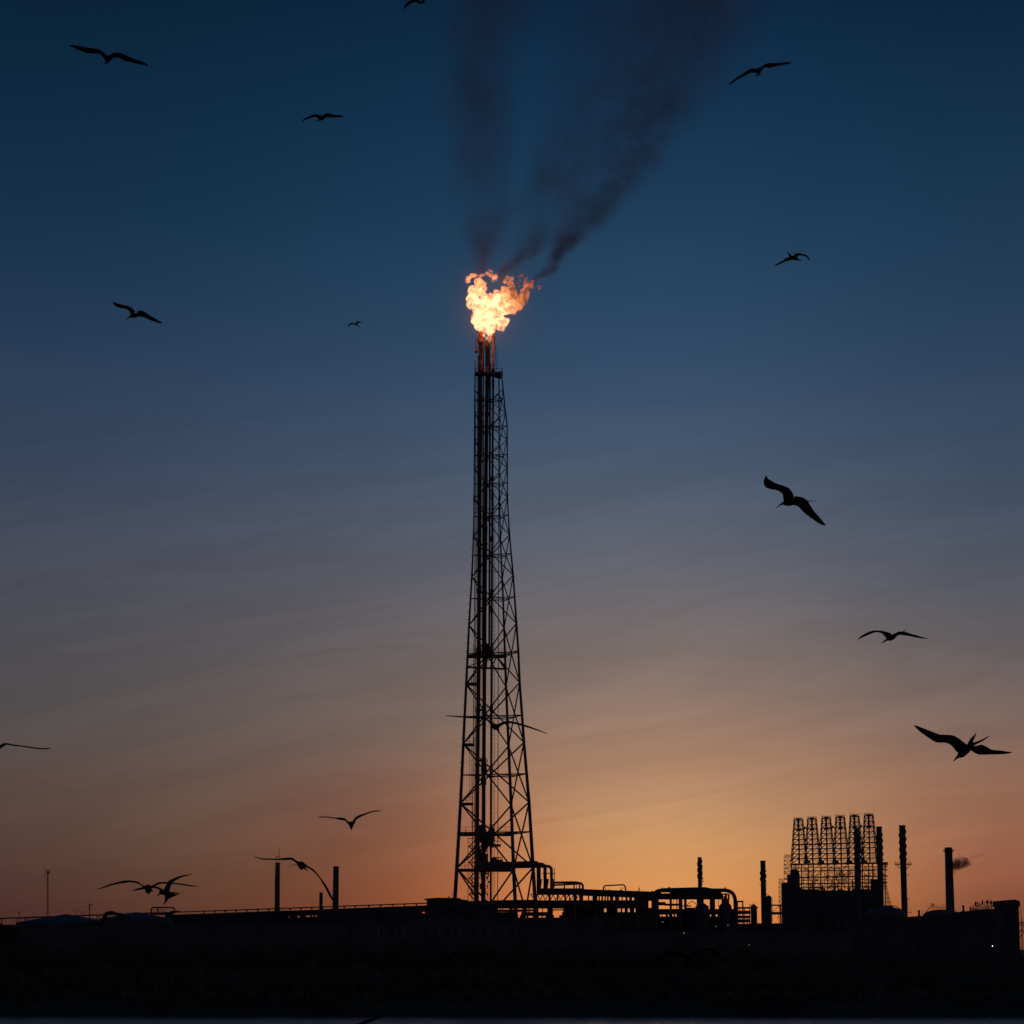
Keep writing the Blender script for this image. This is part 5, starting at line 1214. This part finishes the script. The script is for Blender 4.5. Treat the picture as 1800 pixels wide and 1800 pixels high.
bird('small V shaped gliding bird left of the tower base', (540, 1400), 12, 85,
 [Wn([(215,437,6),(330,432,18),(450,440,18),(600,460,22),(700,472,45),(780,480,45),(830,520,40),(890,575,60)],.4,0), Wn([(965,580,50),(1000,500,42),(1040,455,40),(1120,410,38),(1200,380,28),(1290,345,22),(1400,315,20),(1500,305,18),(1560,307,5)],0,.3)],
 [([(925,545,50),(930,590,100),(930,640,75),(930,680,28),(930,737,5)],.3,-.3), ([(955,570,35),(955,530,10)],.3,.4)])
bird('large bird with one wing sweeping down to the tapered concrete chimney', (430, 1480), 10, 62,
 [Wn([(155,245,5),(220,275,15),(300,298,20),(450,303,22),(600,305,22),(700,300,35),(780,295,35),(840,300,40),(900,345,40),(960,385,70)],.3,0), Wn([(1050,405,55),(1120,445,30),(1190,485,35),(1260,550,32),(1330,640,30),(1390,730,45),(1450,830,50),(1500,930,50),(1560,1030,35),(1640,1125,6)],0,-.3)],
 [([(960,375,60),(1000,405,125),(1002,445,90),(1002,480,30)],.2,-.1), ([(960,385,60),(1020,395,70),(1080,425,50)],0,.1), ([(940,405,14),(820,405,9),(790,420,9),(762,450,4)],.3,.6), ([(1040,450,36),(1080,480,22),(1108,510,8)],-.1,-.4)])
bird('bird with wide arched wings, left one of the overlapping pair at lower left', (160, 1520), 9, 60,
 [Wn([(100,390,4),(200,360,12),(300,322,18),(420,290,22),(520,272,32),(600,262,25),(680,270,28),(750,288,32),(800,325,28),(860,358,45)],.3,0), Wn([(950,360,40),(1010,325,22),(1070,295,24),(1160,285,24),(1250,290,22),(1350,300,22),(1450,312,22),(1560,330,20),(1700,348,4)],0,.3)],
 [([(900,355,90),(905,390,110),(905,420,80),(912,450,20),(912,487,5)],.2,-.3), ([(860,362,35),(780,380,35),(710,395,25),(643,411,5)],.2,.5), ([(940,390,35),(978,427,14)],0,-.2)])
bird('bird with ragged forked tail hovering above the pipe loop at lower left', (160, 1520), 9, 66,
 [Wn([(1130,415,50),(1090,385,32),(1050,365,30),(1000,355,28),(945,350,18)],0,-.2), Wn([(1190,430,80),(1220,340,60),(1250,280,55),(1300,245,40),(1380,205,28),(1470,175,20),(1610,150,4)],0,.4)],
 [([(1105,440,60),(1165,438,85),(1225,462,90)],-.2,.2), ([(1205,460,75),(1195,540,55),(1175,590,30),(1148,647,6)],.2,.5), ([(1225,450,45),(1340,440,12),(1462,435,4)],.2,.5), ([(1230,470,70),(1290,482,60),(1340,470,35),(1412,461,5)],.2,.5), ([(1220,480,60),(1240,520,30),(1235,548,5)],.2,.4), ([(1250,480,50),(1268,530,6)],.2,.4), ([(1110,445,40),(1070,475,18),(1038,518,6)],-.2,-.4)])
bird('bird with sharply bent wings low over the second left tank', (160, 1520), 9, 56,
 [Wn([(140,1025,14),(170,930,26),(210,840,38),(255,775,48),(340,756,44),(400,770,36),(470,802,50)],.2,0), Wn([(480,802,50),(540,808,36),(590,840,36),(606,900,30),(604,960,8)],0,-.2)],
 [([(430,790,60),(470,808,85),(510,825,50)],.2,-.2)])
bird('bird gliding directly in front of the lattice tower', (770, 1110), 6, 46,
 [Wn([(80,888,3),(200,896,8),(350,908,10),(480,914,12),(535,945,15),(575,985,35)],.3,0), Wn([(625,1005,40),(660,980,25),(720,955,16),(780,960,15),(850,975,14),(950,1005,12),(1050,1040,8),(1150,1078,3)],0,.2)],
 [([(560,975,20),(590,1000,58),(618,1018,48),(642,1052,8)],.3,-.2), ([(570,990,40),(610,995,45)],0,.1)])
bird('barely visible bird with arched wings against the dark rack under the tower', (700, 1590), 6, 45,
 [Wn([(350,215,5),(430,140,18),(520,75,20),(600,62,18),(680,88,18),(725,125,40)],.2,0), Wn([(720,125,40),(780,88,18),(860,42,20),(930,55,18),(1000,110,16),(1095,195,4)],0,.2)], [([(718,105,30),(722,130,50),(722,158,20)],.2,-.2)])
bird('barely visible bird with low drooping wings, left of its neighbour near the shore', (700, 1590), 6, 48,
 [Wn([(90,702,4),(190,622,12),(280,592,14),(350,606,12),(405,628,30)],.2,0), Wn([(410,628,30),(460,615,12),(530,640,14),(580,690,12),(642,765,4)],0,.2)], [([(400,610,20),(408,632,36),(408,655,12)],.2,-.2)])
bird('barely visible larger bird with arched wings close to the shore below the tower', (700, 1590), 6, 44,
 [Wn([(388,728,4),(460,640,18),(560,545,20),(650,518,18),(720,540,16),(765,560,36)],.2,0), Wn([(770,560,36),(850,508,16),(950,535,16),(1050,605,14),(1145,675,4)],0,.2)], [([(760,542,26),(768,565,44),(766,590,16)],.2,-.2)])
bird('dark bird with high arched wings above the shore at lower right centre', (1100, 1630), 8.18, 50,
 [Wn([(298,585,12),(400,510,55),(500,430,68),(600,370,66),(700,370,48),(800,395,42),(890,435,60)],.2,0), Wn([(960,430,55),(1030,370,42),(1120,325,46),(1190,312,42),(1280,360,38),(1400,440,28),(1495,512,6)],0,.2)], [([(905,425,80),(935,445,100),(955,475,60),(1035,492,8)],.2,-.3)])
bird('bird cut by the bottom edge, one wing tip raised over the water', (0, 1600), 2, 40,
 [Wn([(1342,374,2),(1312,384,10),(1275,397,12),(1235,415,11),(1190,430,16)],.3,0), Wn([(1170,432,16),(1120,425,9),(1060,440,8),(980,470,3)],0,.2)], [([(1165,418,16),(1178,436,26),(1180,462,8)],.2,-.2)])
bird('bird cut by the top edge just left of the smoke', (700, 0), 25.714, 100,
 [Wn([(240,395,6),(300,320,42),(380,225,58),(500,120,68),(620,60,55),(750,35,40),(880,50,60),(960,95,100)],.3,0), Wn([(1080,95,70),(1150,40,70),(1180,-40,60),(1220,-180,55),(1350,-330,50),(1550,-420,30),(1800,-480,6)],0,.3)],
 [([(930,90,60),(1010,130,125),(1090,110,90),(1140,90,50)],-.3,.3), ([(940,150,40),(915,200,22),(908,245,8)],-.3,-.5), ([(1130,100,34),(1230,105,28),(1330,106,14)],.3,.6)])
